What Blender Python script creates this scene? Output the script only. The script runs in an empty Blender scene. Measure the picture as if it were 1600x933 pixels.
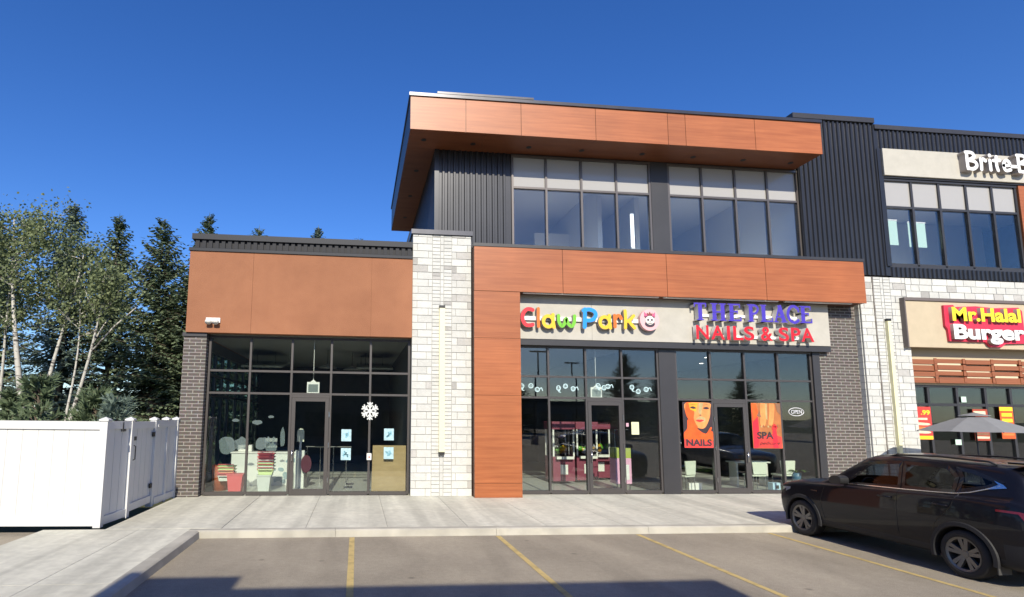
import bpy, bmesh, math, random
from mathutils import Vector, Matrix, Euler
C = bpy.context.scene.collection
R = math.radians
rnd = random.Random(7)

# ------------------------------------------------------------------ camera
cam = bpy.data.cameras.new("camera"); camo = bpy.data.objects.new("camera", cam); C.objects.link(camo)
cam.sensor_width = 36; cam.lens = 36 * 864.76 / 1600; cam.clip_end = 3000; cam.clip_start = .05
cam.shift_x = (800 - 644.57) / 1600; cam.shift_y = (545.44 - 466.5) / 1600
yaw, pitch, roll = 0.09801, 0.12113, -0.01078
fwd = Vector((math.sin(yaw) * math.cos(pitch), math.cos(yaw) * math.cos(pitch), math.sin(pitch)))
r0 = Vector((math.cos(yaw), -math.sin(yaw), 0)); d0 = fwd.cross(r0)
cr = r0 * math.cos(roll) + d0 * math.sin(roll); cd = -r0 * math.sin(roll) + d0 * math.cos(roll)
M = Matrix((cr, -cd, -fwd)).transposed().to_4x4(); M.translation = (0, 0, 2.2)
camo.matrix_world = M
bpy.context.scene.camera = camo

# ------------------------------------------------------------------ sky, sun, exposure
SUN_EL, SUN_AZ = 32.5, 182.0
w = bpy.data.worlds.new("World"); bpy.context.scene.world = w; w.use_nodes = True
nt = w.node_tree; bg = nt.nodes["Background"]; sk = nt.nodes.new("ShaderNodeTexSky")
sk.sky_type = 'NISHITA'; sk.sun_disc = False; sk.sun_elevation = R(SUN_EL); sk.sun_rotation = R(SUN_AZ)
sk.altitude = 600; sk.air_density = 1.0; sk.dust_density = .7; sk.ozone_density = 5.0
hs = nt.nodes.new('ShaderNodeHueSaturation'); hs.inputs['Saturation'].default_value = 1.22; hs.inputs['Hue'].default_value = .513
nt.links.new(sk.outputs[0], hs.inputs['Color']); nt.links.new(hs.outputs[0], bg.inputs[0]); bg.inputs[1].default_value = .13
sun = bpy.data.lights.new("sun", 'SUN'); sun.energy = 4.5; sun.angle = R(.53); sun.color = (1, .92, .765)
suno = bpy.data.objects.new("sun", sun); C.objects.link(suno)
sd = Vector((math.sin(R(SUN_AZ)) * math.cos(R(SUN_EL)), math.cos(R(SUN_AZ)) * math.cos(R(SUN_EL)), math.sin(R(SUN_EL))))
suno.rotation_euler = sd.to_track_quat('Z', 'Y').to_euler(); suno.location = (0, -20, 20)
vs = bpy.context.scene.view_settings
bpy.context.scene.display_settings.display_device = 'sRGB'
vs.view_transform = 'Standard'; vs.look = 'None'; vs.gamma = 1; vs.exposure = 0.42
cy = bpy.context.scene.cycles
cy.max_bounces = 8; cy.transparent_max_bounces = 12; cy.glossy_bounces = 4; cy.diffuse_bounces = 3
cy.sample_clamp_indirect = 6; cy.caustics_reflective = False; cy.caustics_refractive = False
cy.use_denoising = True

# ------------------------------------------------------------------ materials
MT = {}
def mat(name, col, rough=.7, metal=0, spec=.5, noise=0, nscale=4, stretch=(1, 1, 1), col2=None, bump=0, bscale=60, coat=0, detail=6, isl=0):
    if name in MT: return MT[name]
    m = bpy.data.materials.new(name); m.use_nodes = True; t = m.node_tree; n = t.nodes; b = n["Principled BSDF"]
    b.inputs['Roughness'].default_value = rough; b.inputs['Metallic'].default_value = metal
    b.inputs['Specular IOR Level'].default_value = spec; b.inputs['Coat Weight'].default_value = coat
    b.inputs['Coat Roughness'].default_value = .03
    b.inputs['Base Color'].default_value = (*col, 1)
    last = None
    tc = n.new('ShaderNodeTexCoord')
    if noise or col2:
        mp = n.new('ShaderNodeMapping'); mp.inputs['Scale'].default_value = stretch
        t.links.new(tc.outputs['Object'], mp.inputs[0])
        no = n.new('ShaderNodeTexNoise'); no.inputs['Scale'].default_value = nscale; no.inputs['Detail'].default_value = detail
        no.inputs['Roughness'].default_value = .62
        t.links.new(mp.outputs[0], no.inputs['Vector'])
        cr_ = n.new('ShaderNodeValToRGB')
        c2 = col2 or tuple(max(0, c * (1 - noise)) for c in col); c1 = col if col2 else tuple(min(1, c * (1 + noise)) for c in col)
        cr_.color_ramp.elements[0].position = .32; cr_.color_ramp.elements[1].position = .68
        cr_.color_ramp.elements[0].color = (*c2, 1); cr_.color_ramp.elements[1].color = (*c1, 1)
        t.links.new(no.outputs['Fac'], cr_.inputs[0]); last = cr_.outputs[0]
    if isl:
        ge = n.new('ShaderNodeNewGeometry'); mr = n.new('ShaderNodeMapRange')
        mr.inputs['To Min'].default_value = 1 - isl; mr.inputs['To Max'].default_value = 1 + isl
        t.links.new(ge.outputs['Random Per Island'], mr.inputs[0])
        mx = n.new('ShaderNodeMix'); mx.data_type = 'RGBA'; mx.blend_type = 'MULTIPLY'; mx.inputs[0].default_value = 1
        if last: t.links.new(last, mx.inputs[6])
        else: mx.inputs[6].default_value = (*col, 1)
        t.links.new(mr.outputs[0], mx.inputs[7]); last = mx.outputs[2]
    if last: t.links.new(last, b.inputs['Base Color'])
    if bump:
        nb = n.new('ShaderNodeTexNoise'); nb.inputs['Scale'].default_value = bscale; nb.inputs['Detail'].default_value = 4
        t.links.new(tc.outputs['Object'], nb.inputs['Vector'])
        bu = n.new('ShaderNodeBump'); bu.inputs['Strength'].default_value = bump; bu.inputs['Distance'].default_value = .02
        t.links.new(nb.outputs['Fac'], bu.inputs['Height']); t.links.new(bu.outputs[0], b.inputs['Normal'])
    MT[name] = m; return m

def glass_mat(name, tint, f0=1.5, rough=0, wavy=.015):
    m = bpy.data.materials.new(name); m.use_nodes = True; t = m.node_tree; n = t.nodes
    for x in list(n):
        if x.type != 'OUTPUT_MATERIAL': n.remove(x)
    o = [x for x in n if x.type == 'OUTPUT_MATERIAL'][0]
    tr = n.new('ShaderNodeBsdfTransparent'); tr.inputs[0].default_value = (*tint, 1)
    gl = n.new('ShaderNodeBsdfGlossy'); gl.inputs['Roughness'].default_value = rough; gl.inputs[0].default_value = (1, 1, 1, 1)
    fr = n.new('ShaderNodeFresnel'); ge = n.new('ShaderNodeNewGeometry'); im = n.new('ShaderNodeMapRange')   # same reflectance from both faces of a thin pane
    im.inputs['To Min'].default_value = f0; im.inputs['To Max'].default_value = 1 / f0
    t.links.new(ge.outputs['Backfacing'], im.inputs[0]); t.links.new(im.outputs[0], fr.inputs[0])
    mx = n.new('ShaderNodeMixShader')
    if wavy:
        tc = n.new('ShaderNodeTexCoord'); no = n.new('ShaderNodeTexNoise'); no.inputs['Scale'].default_value = 1.3; no.inputs['Detail'].default_value = 1
        bu = n.new('ShaderNodeBump'); bu.inputs['Strength'].default_value = wavy; bu.inputs['Distance'].default_value = .3
        t.links.new(tc.outputs['Object'], no.inputs['Vector']); t.links.new(no.outputs['Fac'], bu.inputs['Height'])
        t.links.new(bu.outputs[0], gl.inputs['Normal'])
    t.links.new(fr.outputs[0], mx.inputs[0]); t.links.new(tr.outputs[0], mx.inputs[1]); t.links.new(gl.outputs[0], mx.inputs[2])
    t.links.new(mx.outputs[0], o.inputs[0]); MT[name] = m; return m

def brick_mat(name, c1, c2, mortar, bw, bh, ms, offset=.5):
    m = bpy.data.materials.new(name); m.use_nodes = True; t = m.node_tree; n = t.nodes; b = n["Principled BSDF"]
    tc = n.new('ShaderNodeTexCoord'); sp = n.new('ShaderNodeSeparateXYZ'); cb = n.new('ShaderNodeCombineXYZ'); ad = n.new('ShaderNodeMath'); ad.operation = 'ADD'
    t.links.new(tc.outputs['Object'], sp.inputs[0]); t.links.new(sp.outputs[0], ad.inputs[0]); t.links.new(sp.outputs[1], ad.inputs[1])
    t.links.new(ad.outputs[0], cb.inputs[0]); t.links.new(sp.outputs[2], cb.inputs[1])
    br = n.new('ShaderNodeTexBrick'); br.inputs['Scale'].default_value = 1; br.offset = offset
    br.inputs['Color1'].default_value = (*c1, 1); br.inputs['Color2'].default_value = (*c2, 1); br.inputs['Mortar'].default_value = (*mortar, 1)
    br.inputs['Mortar Size'].default_value = ms; br.inputs['Mortar Smooth'].default_value = .2; br.inputs['Brick Width'].default_value = bw; br.inputs['Row Height'].default_value = bh
    t.links.new(cb.outputs[0], br.inputs['Vector'])
    no = n.new('ShaderNodeTexNoise'); no.inputs['Scale'].default_value = 25; t.links.new(tc.outputs['Object'], no.inputs['Vector'])
    mx = n.new('ShaderNodeMix'); mx.data_type = 'RGBA'; mx.blend_type = 'MULTIPLY'; mx.inputs[0].default_value = .45
    t.links.new(br.outputs['Color'], mx.inputs[6]); t.links.new(no.outputs['Color'], mx.inputs[7]); t.links.new(mx.outputs[2], b.inputs['Base Color'])
    bu = n.new('ShaderNodeBump'); bu.inputs['Strength'].default_value = .6; bu.inputs['Distance'].default_value = .012; bu.invert = True
    t.links.new(br.outputs['Fac'], bu.inputs['Height']); t.links.new(bu.outputs[0], b.inputs['Normal'])
    b.inputs['Roughness'].default_value = .75; MT[name] = m; return m

def asphalt_mat():
    m = mat('asphalt', (.385, .336, .256), rough=.88, col2=(.30, .26, .20), nscale=.55, stretch=(1, 1, 1), bump=.55, bscale=130, detail=9)
    t = m.node_tree; n = t.nodes; b = n['Principled BSDF']; tc = [x for x in n if x.type == 'TEX_COORD'][0]
    src = b.inputs['Base Color'].links[0].from_socket
    # aggregate speckle, tyre tracks along the stalls, dark oil stains
    sp = n.new('ShaderNodeTexNoise'); sp.inputs['Scale'].default_value = 90; sp.inputs['Detail'].default_value = 2; t.links.new(tc.outputs['Object'], sp.inputs['Vector'])
    r1 = n.new('ShaderNodeMapRange'); r1.inputs[1].default_value = .3; r1.inputs[2].default_value = .7; r1.inputs[3].default_value = .70; r1.inputs[4].default_value = 1.25
    t.links.new(sp.outputs['Fac'], r1.inputs[0])
    st = n.new('ShaderNodeTexNoise'); st.inputs['Scale'].default_value = 1.1; st.inputs['Detail'].default_value = 5; st.inputs['Distortion'].default_value = .8
    mp = n.new('ShaderNodeMapping'); mp.inputs['Scale'].default_value = (1.0, .28, 1); t.links.new(tc.outputs['Object'], mp.inputs[0]); t.links.new(mp.outputs[0], st.inputs['Vector'])
    r2 = n.new('ShaderNodeMapRange'); r2.inputs[1].default_value = .35; r2.inputs[2].default_value = .7; r2.inputs[3].default_value = .86; r2.inputs[4].default_value = 1.09
    t.links.new(st.outputs['Fac'], r2.inputs[0])
    gr = n.new('ShaderNodeTexNoise'); gr.inputs['Scale'].default_value = 11; gr.inputs['Detail'].default_value = 8; gr.inputs['Roughness'].default_value = .75; t.links.new(tc.outputs['Object'], gr.inputs['Vector'])
    r4 = n.new('ShaderNodeMapRange'); r4.inputs[1].default_value = .35; r4.inputs[2].default_value = .65; r4.inputs[3].default_value = .90; r4.inputs[4].default_value = 1.09; t.links.new(gr.outputs['Fac'], r4.inputs[0])
    oil = n.new('ShaderNodeTexVoronoi'); oil.inputs['Scale'].default_value = 1.4; t.links.new(tc.outputs['Object'], oil.inputs['Vector'])
    r3 = n.new('ShaderNodeMapRange'); r3.inputs[1].default_value = .03; r3.inputs[2].default_value = .09; r3.inputs[3].default_value = .6; r3.inputs[4].default_value = 1
    t.links.new(oil.outputs['Distance'], r3.inputs[0])
    prev = src
    for r in (r1, r2, r3, r4):
        mx = n.new('ShaderNodeMix'); mx.data_type = 'RGBA'; mx.blend_type = 'MULTIPLY'; mx.inputs[0].default_value = 1
        t.links.new(prev, mx.inputs[6]); t.links.new(r.outputs[0], mx.inputs[7]); prev = mx.outputs[2]
    t.links.new(prev, b.inputs['Base Color']); return m

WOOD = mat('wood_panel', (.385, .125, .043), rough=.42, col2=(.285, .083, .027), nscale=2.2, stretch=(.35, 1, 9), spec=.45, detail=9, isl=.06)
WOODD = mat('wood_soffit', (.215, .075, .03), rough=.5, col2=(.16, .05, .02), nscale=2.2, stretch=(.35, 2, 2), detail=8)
STUCCO = mat('stucco', (.335, .145, .074), rough=.92, col2=(.29, .122, .062), nscale=1.4, bump=.35, bscale=45, detail=8, isl=.03)
STONE = mat('stone_white', (.53, .53, .50), rough=.85, noise=.06, nscale=9, bump=.35, bscale=40, isl=.09)
STONEG = mat('stone_grey', (.39, .38, .36), rough=.85, noise=.08, nscale=9, bump=.35, bscale=40, isl=.16)
MORTAR = mat('mortar', (.34, .335, .315), rough=.95)
BRICK = brick_mat('brick_dark', (.118, .098, .086), (.085, .07, .063), (.34, .315, .29), .30, .088, .011)
DARK = mat('dark_metal', (.035, .034, .037), rough=.42, spec=.5, noise=.1, nscale=1.5)
FRAME = mat('frame_dark', (.058, .052, .05), rough=.38, spec=.6)
FRAMEB = mat('frame_bronze', (.135, .12, .112), rough=.35, metal=.5)
SIDING = mat('siding', (.036, .037, .042), rough=.3, spec=.55, metal=.4, noise=.1, nscale=1)
CAP = mat('cap_flashing', (.07, .07, .078), rough=.3, metal=.6, noise=.15, nscale=1.2)
PANEL = mat('sign_backing', (.44, .42, .37), rough=.85, noise=.06, nscale=3, bump=.15)
PANELY = mat('sign_backing_tan', (.48, .40, .28), rough=.8, noise=.05, nscale=3, bump=.15)
SPAND = mat('spandrel', (.37, .36, .345), rough=.1, spec=.6)
CONC = mat('concrete', (.66, .64, .535), rough=.9, col2=(.56, .545, .46), nscale=1.3, bump=.25, bscale=70, isl=.05, detail=9)
CONCD = mat('concrete_joint', (.22, .205, .185), rough=.95)
KERB = mat('kerb_concrete', (.42, .40, .345), rough=.9, col2=(.46, .435, .365), nscale=2.6, bump=.3, bscale=60, isl=.05)
ASPH = asphalt_mat()
YEL = mat('line_yellow', (.56, .42, .16), rough=.8, col2=(.46, .35, .15), nscale=14, bump=.3, bscale=120)
GRASS = mat('grass', (.075, .085, .03), rough=.95, col2=(.05, .05, .025), nscale=2, bump=.6, bscale=20)
VINYL = mat('vinyl_white', (.63, .635, .63), rough=.45, noise=.025, nscale=2)
BLACK = mat('black_plastic', (.018, .018, .019), rough=.45)
WHITE = mat('white_plastic', (.78, .77, .73), rough=.45)
def stain(m, scale, stretch, lo, hi, p0=.38, p1=.62, dist=.5):
    t = m.node_tree; n = t.nodes; b = n['Principled BSDF']; tc = n.new('ShaderNodeTexCoord'); mp = n.new('ShaderNodeMapping'); mp.inputs['Scale'].default_value = stretch
    no = n.new('ShaderNodeTexNoise'); no.inputs['Scale'].default_value = scale; no.inputs['Detail'].default_value = 7; no.inputs['Distortion'].default_value = dist
    mr = n.new('ShaderNodeMapRange'); mr.inputs[1].default_value = p0; mr.inputs[2].default_value = p1; mr.inputs[3].default_value = lo; mr.inputs[4].default_value = hi
    mx = n.new('ShaderNodeMix'); mx.data_type = 'RGBA'; mx.blend_type = 'MULTIPLY'; mx.inputs[0].default_value = 1; src = b.inputs['Base Color'].links[0].from_socket
    t.links.new(tc.outputs['Object'], mp.inputs[0]); t.links.new(mp.outputs[0], no.inputs['Vector']); t.links.new(no.outputs['Fac'], mr.inputs[0]); t.links.new(src, mx.inputs[6]); t.links.new(mr.outputs[0], mx.inputs[7]); t.links.new(mx.outputs[2], b.inputs['Base Color'])
stain(CONC, .9, (2.4, .14, 1), .80, 1.06); stain(CONC, 7, (1, 1, 1), .93, 1.05); stain(KERB, 1.6, (1, 1, 1), .82, 1.06)
stain(STUCCO, .5, (1, 1, .35), .90, 1.05); stain(WOOD, .6, (1, 1, 1), .92, 1.05); stain(VINYL, .9, (1, 1, .3), .95, 1.02); stain(YEL, 5, (1, 1, 1), .80, 1.06, .35, .5)
GLASS = glass_mat('glass_store', (.92, .95, .93), 1.65, wavy=0)
GLASSU = glass_mat('glass_upper', (.95, .97, .97), 1.75, wavy=0)
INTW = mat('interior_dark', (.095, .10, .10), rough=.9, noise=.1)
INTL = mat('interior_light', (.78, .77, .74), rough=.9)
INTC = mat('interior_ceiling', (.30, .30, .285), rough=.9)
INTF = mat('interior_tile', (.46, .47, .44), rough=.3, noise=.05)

# ------------------------------------------------------------------ mesh helpers
def setp(o, label=None, cat=None, group=None, kind=None):
    if label: o['label'] = label
    if cat: o['category'] = cat
    if group: o['group'] = group
    if kind: o['kind'] = kind
    return o
def empty(name, loc=(0, 0, 0), label=None, cat=None, group=None, rz=0):
    o = bpy.data.objects.new(name, None); o.location = loc; o.rotation_euler = (0, 0, rz); o.empty_display_size = .2
    C.objects.link(o); return setp(o, label, cat, group)
class MB:
    def __init__(s): s.v = []; s.f = []; s.m = []
    def poly(s, pts, m=0):
        i = len(s.v); s.v += [tuple(p) for p in pts]; s.f.append(tuple(range(i, i + len(pts)))); s.m.append(m); return s
    def box(s, x0, x1, y0, y1, z0, z1, m=0):
        i = len(s.v)
        s.v += [(x, y, z) for z in (z0, z1) for y in (y0, y1) for x in (x0, x1)]
        for f in ((0, 2, 3, 1), (4, 5, 7, 6), (0, 1, 5, 4), (2, 6, 7, 3), (0, 4, 6, 2), (1, 3, 7, 5)):
            s.f.append(tuple(i + k for k in f)); s.m.append(m)
        return s
    def prism(s, pts, axis, a, b, m=0):
        """closed 2D outline pts extruded along axis ('x','y','z') from a to b"""
        def P(p, t): return (t, p[0], p[1]) if axis == 'x' else (p[0], t, p[1]) if axis == 'y' else (p[0], p[1], t)
        n = len(pts); i = len(s.v); s.v += [P(p, a) for p in pts] + [P(p, b) for p in pts]
        s.f.append(tuple(range(i, i + n))); s.m.append(m); s.f.append(tuple(range(i + 2 * n - 1, i + n - 1, -1))); s.m.append(m)
        for k in range(n):
            k2 = (k + 1) % n; s.f.append((i + k, i + n + k, i + n + k2, i + k2)); s.m.append(m)
        return s
    def tube(s, pts, rad, n=8, m=0, caps=True):
        pts = [Vector(p) for p in pts]; rad = rad if isinstance(rad, (list, tuple)) else [rad] * len(pts); base = len(s.v)
        ref = None
        for k, p in enumerate(pts):
            d = (pts[min(k + 1, len(pts) - 1)] - pts[max(k - 1, 0)]).normalized()
            a = d.cross(Vector((0, 0, 1)) if abs(d.z) < .9 else Vector((0, 1, 0))).normalized() if ref is None else (ref - d * ref.dot(d)).normalized()
            ref = a; b_ = d.cross(a)
            for j in range(n):
                t = 2 * math.pi * j / n; s.v.append(tuple(p + (a * math.cos(t) + b_ * math.sin(t)) * rad[k]))
        for k in range(len(pts) - 1):
            for j in range(n):
                s.f.append((base + k * n + j, base + k * n + (j + 1) % n, base + (k + 1) * n + (j + 1) % n, base + (k + 1) * n + j)); s.m.append(m)
        if caps:
            s.f.append(tuple(base + j for j in range(n))[::-1]); s.m.append(m)
            e = base + (len(pts) - 1) * n; s.f.append(tuple(e + j for j in range(n))); s.m.append(m)
        return s
    def lathe(s, prof, cx=0, cy_=0, n=20, m=0):
        base = len(s.v)
        for r_, z in prof:
            for j in range(n): t = 2 * math.pi * j / n; s.v.append((cx + r_ * math.cos(t), cy_ + r_ * math.sin(t), z))
        for k in range(len(prof) - 1):
            for j in range(n):
                s.f.append((base + k * n + j, base + k * n + (j + 1) % n, base + (k + 1) * n + (j + 1) % n, base + (k + 1) * n + j)); s.m.append(m)
        s.f.append(tuple(base + j for j in range(n))[::-1]); s.m.append(m)
        e = base + (len(prof) - 1) * n; s.f.append(tuple(e + j for j in range(n))); s.m.append(m)
        return s
    def mesh(s, name, mats):
        me = bpy.data.meshes.new(name); me.from_pydata(s.v, [], s.f)
        for m in (mats if isinstance(mats, (list, tuple)) else [mats]): me.materials.append(m)
        me.polygons.foreach_set('material_index', s.m); me.update(); return me
    def build(s, name, mats, parent=None, loc=None, smooth=False, fix=True, bevel=0):
        me = s.mesh(name, mats)
        if fix or bevel:
            bm = bmesh.new(); bm.from_mesh(me)
            if fix: bmesh.ops.recalc_face_normals(bm, faces=bm.faces)
            if bevel: bmesh.ops.bevel(bm, geom=bm.edges[:], offset=bevel, segments=2, affect='EDGES', profile=.5)
            bm.to_mesh(me); bm.free()
        if smooth: me.polygons.foreach_set('use_smooth', [True] * len(me.polygons)); me.update()
        o = bpy.data.objects.new(name, me); C.objects.link(o)
        if parent: o.parent = parent
        if loc: o.location = loc
        return o
def add_mesh(name, me, parent=None, loc=None):
    o = bpy.data.objects.new(name, me); C.objects.link(o)
    if parent: o.parent = parent
    if loc: o.location = loc
    return o
def children(o): return [x for x in C.objects if x.parent == o]
def copy_tree(o, parent=None):
    kids = children(o); c = o.copy(); C.objects.link(c); c.parent = parent
    for k in kids: copy_tree(k, c)
    return c

# text from the built-in font, fitted to a w x h box whose lower left is at (0,0); front faces -Y
def text_mesh(body, w_, h_, depth, mats, bold=0, shear=0):
    cu = bpy.data.curves.new('t', 'FONT'); cu.body = body; cu.size = 1; cu.extrude = .5; cu.offset = bold; cu.shear = shear; cu.resolution_u = 6
    o = bpy.data.objects.new('t', cu); C.objects.link(o)
    bpy.context.view_layer.update()
    me = bpy.data.meshes.new_from_object(o.evaluated_get(bpy.context.evaluated_depsgraph_get()))
    bpy.data.objects.remove(o); bpy.data.curves.remove(cu)
    xs = [v.co.x for v in me.vertices]; ys = [v.co.y for v in me.vertices]
    x0, x1, y0, y1 = min(xs), max(xs), min(ys), max(ys)
    for v in me.vertices:
        v.co = ((v.co.x - x0) / (x1 - x0) * w_, (.5 - v.co.z) * depth - depth, (v.co.y - y0) / (y1 - y0) * h_)
    me.materials.clear()
    for m in (mats if isinstance(mats, (list, tuple)) else [mats]): me.materials.append(m)
    if isinstance(mats, (list, tuple)) and len(mats) > 1:      # face, return
        me.update()
        for p in me.polygons: p.material_index = 0 if abs(p.normal.y) > .5 else 1
    me.update(); return me
def catmull(pts, n=6, closed=False):
    P = [Vector(p).to_3d() for p in pts]; out = []; L = len(P)
    for i in range(L if closed else L - 1):
        g = (lambda k: P[k % L]) if closed else (lambda k: P[max(0, min(L - 1, k))])
        a, b, c, d = g(i - 1), g(i), g(i + 1), g(i + 2)
        for k in range(n):
            t = k / n; out.append(.5 * ((2 * b) + (c - a) * t + (2 * a - 5 * b + 4 * c - d) * t * t + (3 * b - a - 3 * c + d) * t ** 3))
    if not closed: out.append(P[-1])
    return [(p.x, p.y) for p in out]
def stroke(mb, pts, width, y0, y1, m_face=0, m_side=1, smooth=6, round_=True, closed=False):
    """a ribbon of given width along 2D pts (x,z), extruded from y0 (front) to y1 (back)"""
    if smooth and len(pts) > 2: pts = catmull(pts, smooth, closed)
    P = [Vector(p) for p in pts]
    if closed: P.append(P[0])
    hw = width / 2; n = len(P); Lf, Rt = [], []
    for i in range(n):
        d = (P[1] - P[-2] if closed and i in (0, n - 1) else P[min(i + 1, n - 1)] - P[max(i - 1, 0)]).normalized(); nn = Vector((-d.y, d.x)); Lf.append(P[i] + nn * hw); Rt.append(P[i] - nn * hw)
    def quad(a, b, c, d):
        mb.poly([(a.x, y0, a.y), (b.x, y0, b.y), (c.x, y0, c.y), (d.x, y0, d.y)], m_face)
    for i in range(n - 1): quad(Lf[i], Lf[i + 1], Rt[i + 1], Rt[i])
    outline = Lf + Rt[::-1]
    if round_ and not closed:
        def cap(p, d):
            a0 = math.atan2(d.y, d.x); pts_ = [p + Vector((math.cos(a0 + math.pi / 2 - math.pi * k / 8), math.sin(a0 + math.pi / 2 - math.pi * k / 8))) * hw for k in range(9)]
            mb.poly([(q.x, y0, q.y) for q in pts_], m_face); return pts_
        e = cap(P[-1], (P[-1] - P[-2]).normalized()); s_ = cap(P[0], (P[0] - P[1]).normalized())
        outline = Lf + e[1:-1] + Rt[::-1] + s_[1:-1]
    if closed:
        for ring in (Lf, Rt):
            for i in range(n - 1):
                a, b = ring[i], ring[i + 1]; mb.poly([(a.x, y0, a.y), (a.x, y1, a.y), (b.x, y1, b.y), (b.x, y0, b.y)], m_side)
        return
    for i in range(len(outline)):
        a, b = outline[i], outline[(i + 1) % len(outline)]
        mb.poly([(a.x, y0, a.y), (a.x, y1, a.y), (b.x, y1, b.y), (b.x, y0, b.y)], m_side)
def disc(mb, cx, cz, rx, rz, y0, y1, m=0, n=28):
    mb.prism([(cx + rx * math.cos(2 * math.pi * k / n), cz + rz * math.sin(2 * math.pi * k / n)) for k in range(n)], 'y', y0, y1, m)

# ================================================================== GROUND
def sheet(name, x0, x1, y0, y1, z, m):
    return setp(MB().poly([(x0, y0, z), (x1, y0, z), (x1, y1, z), (x0, y1, z)]).build(name, m), kind='structure')
setp(sheet('ground', -900, 900, -900, 900, -.05, GRASS), 'dry green grassy ground around the plaza reaching the horizon', 'ground')
setp(sheet('parking_lot', -70, 70, -70, 11.2, 0, ASPH), 'worn grey brown asphalt parking lot in front of the shops', 'parking lot')
lines = [(-.04, 'yellow stall line meeting the kerb in front of the left glass shop'), (2.67, 'yellow stall line meeting the kerb below the wood clad pier'),
         (5.40, 'yellow stall line meeting the kerb before the claw game shop'), (8.10, 'yellow stall line running beside the black SUV'), (10.8, 'yellow stall line on the far side of the black SUV')]
for x, l in lines:
    setp(sheet('parking_line', x - .046, x + .046, 4.6, 10.46, .004, YEL), l, 'parking line', 'yellow parking stall lines', 'structure')

sw = MB(); x = -2.42
cuts = [-2.42, -.9, .62, 2.15, 3.7, 5.25, 6.8, 8.35, 9.9, 11.45, 13, 14.6, 16.2, 17.8, 19.4, 21, 23, 25, 27]
for a, b in zip(cuts, cuts[1:]):
    sw.box(a + .004, b - .004, 10.72, 12.75, .02, .13); sw.box(a + .004, b - .004, 12.758, 15.6, .02, .13)
sw.box(-2.42, 27, 10.72, 15.6, 0, .122, 1)
for (a, b) in ((-4.45, -2.428),): 
    for (c, d) in ((10.76, 12.75), (12.758, 15.6)): sw.box(a, b, c, d, .02, .13)
sw.box(-4.45, -2.43, 10.76, 15.6, 0, .121, 1)
setp(sw.build('sidewalk', [CONC, CONCD]), 'pale concrete sidewalk slabs in front of the shop doors', 'sidewalk', kind='structure')
kb = MB()
for a, b in zip(range(-1, 28, 3), range(2, 31, 3)):
    kb.prism([(10.52, 0), (10.72, 0), (10.72, .132), (10.56, .132), (10.535, .115)], 'x', a + .66 - .33 * (a == -1) * 0, b + .655)
kb.prism([(10.52, 0), (10.72, 0), (10.72, .132), (10.56, .132), (10.535, .115)], 'x', -2.955, -.345)
setp(kb.build('kerb', KERB), 'concrete kerb edging the shop sidewalk above the stalls', 'kerb', kind='structure')
ap = MB()
ycut = [-8, -5, -2, 1, 4, 7.4, 10.75]
for a, b in zip(ycut, ycut[1:]):
    ap.box(-5.5, -3.86, a + .004, b - .004, .02, .128); ap.box(-3.852, -2.96, a + .004, b - .004, .02, .128)
ap.box(-5.49, -2.97, -8, 10.75, 0, .119, 1); ap.box(-2.96, -2.43, 10.722, 10.76, 0, .126, 0)
setp(ap.build('apron_sidewalk', [CONC, CONCD]), 'broad concrete walk left of the parking stalls leading to the white fence', 'sidewalk', kind='structure')
sk_ = MB()
sk_.prism([(-2.955, 0), (-2.955, .133), (-2.79, .133), (-2.76, .115), (-2.745, 0)], 'y', -8, 10.515)
setp(sk_.build('side_kerb', KERB), 'concrete kerb along the left edge of the stalls', 'kerb', kind='structure')

# ================================================================== BUILDING
B = empty('retail_building', (0, 0, 0), 'two-storey retail plaza with orange wood panels, white stone piers and charcoal metal siding', 'building')

def stone_face(mb, x0, x1, z0, z1, yf, seed, pier=None, course=.2):
    """coursed blocks proud of a mortar sheet; pier=(a,b): strip of thin stacked bricks between a and b"""
    rr = random.Random(seed); d = .035
    def blk(a, b, c, e, g=None):
        g = rr.random() < .075 if g is None else g
        mb.box(a + .007, b - .007, yf - .012 - rr.random() * .008, yf + d, c + .007, e - .007, 1 if g else 0)
    z = z0; k = 0
    while z < z1 - .03:
        e = min(z + course, z1)
        def fill(a, b, flip):
            w_ = b - a; s_ = w_ * rr.choice((.2, .24, .28))
            if flip: blk(a, a + s_, z, e); blk(a + s_, b, z, e)
            else: blk(a, b - s_, z, e); blk(b - s_, b, z, e)
        if pier:
            a, b = pier; w_ = (b - a)
            fill(x0, a, k % 2); fill(b, x1, (k + 1) % 2)
            for q in (0, 1):
                zz = z + q * (e - z) / 2; z2 = zz + (e - z) / 2
                g = rr.random() < .035
                blk(a, a + w_ * .41, zz, z2, g); blk(a + w_ * .59, b, zz, z2, rr.random() < .045)
            blk(a + w_ * .41, a + w_ * .59, z, e, rr.random() < .04)
        else:
            x = x0 - rr.random() * .3
            while x < x1:
                L = rr.choice((.28, .32, .36, .42, .5)); a, b = max(x, x0), min(x + L, x1)
                if b - a > .03: blk(a, b, z, e, rr.random() < .12)
                x += L
        z = e; k += 1
    mb.box(x0 + .004, x1 - .004, yf, yf + d + .002, z0 + .004, z1 - .004, 2)

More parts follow.
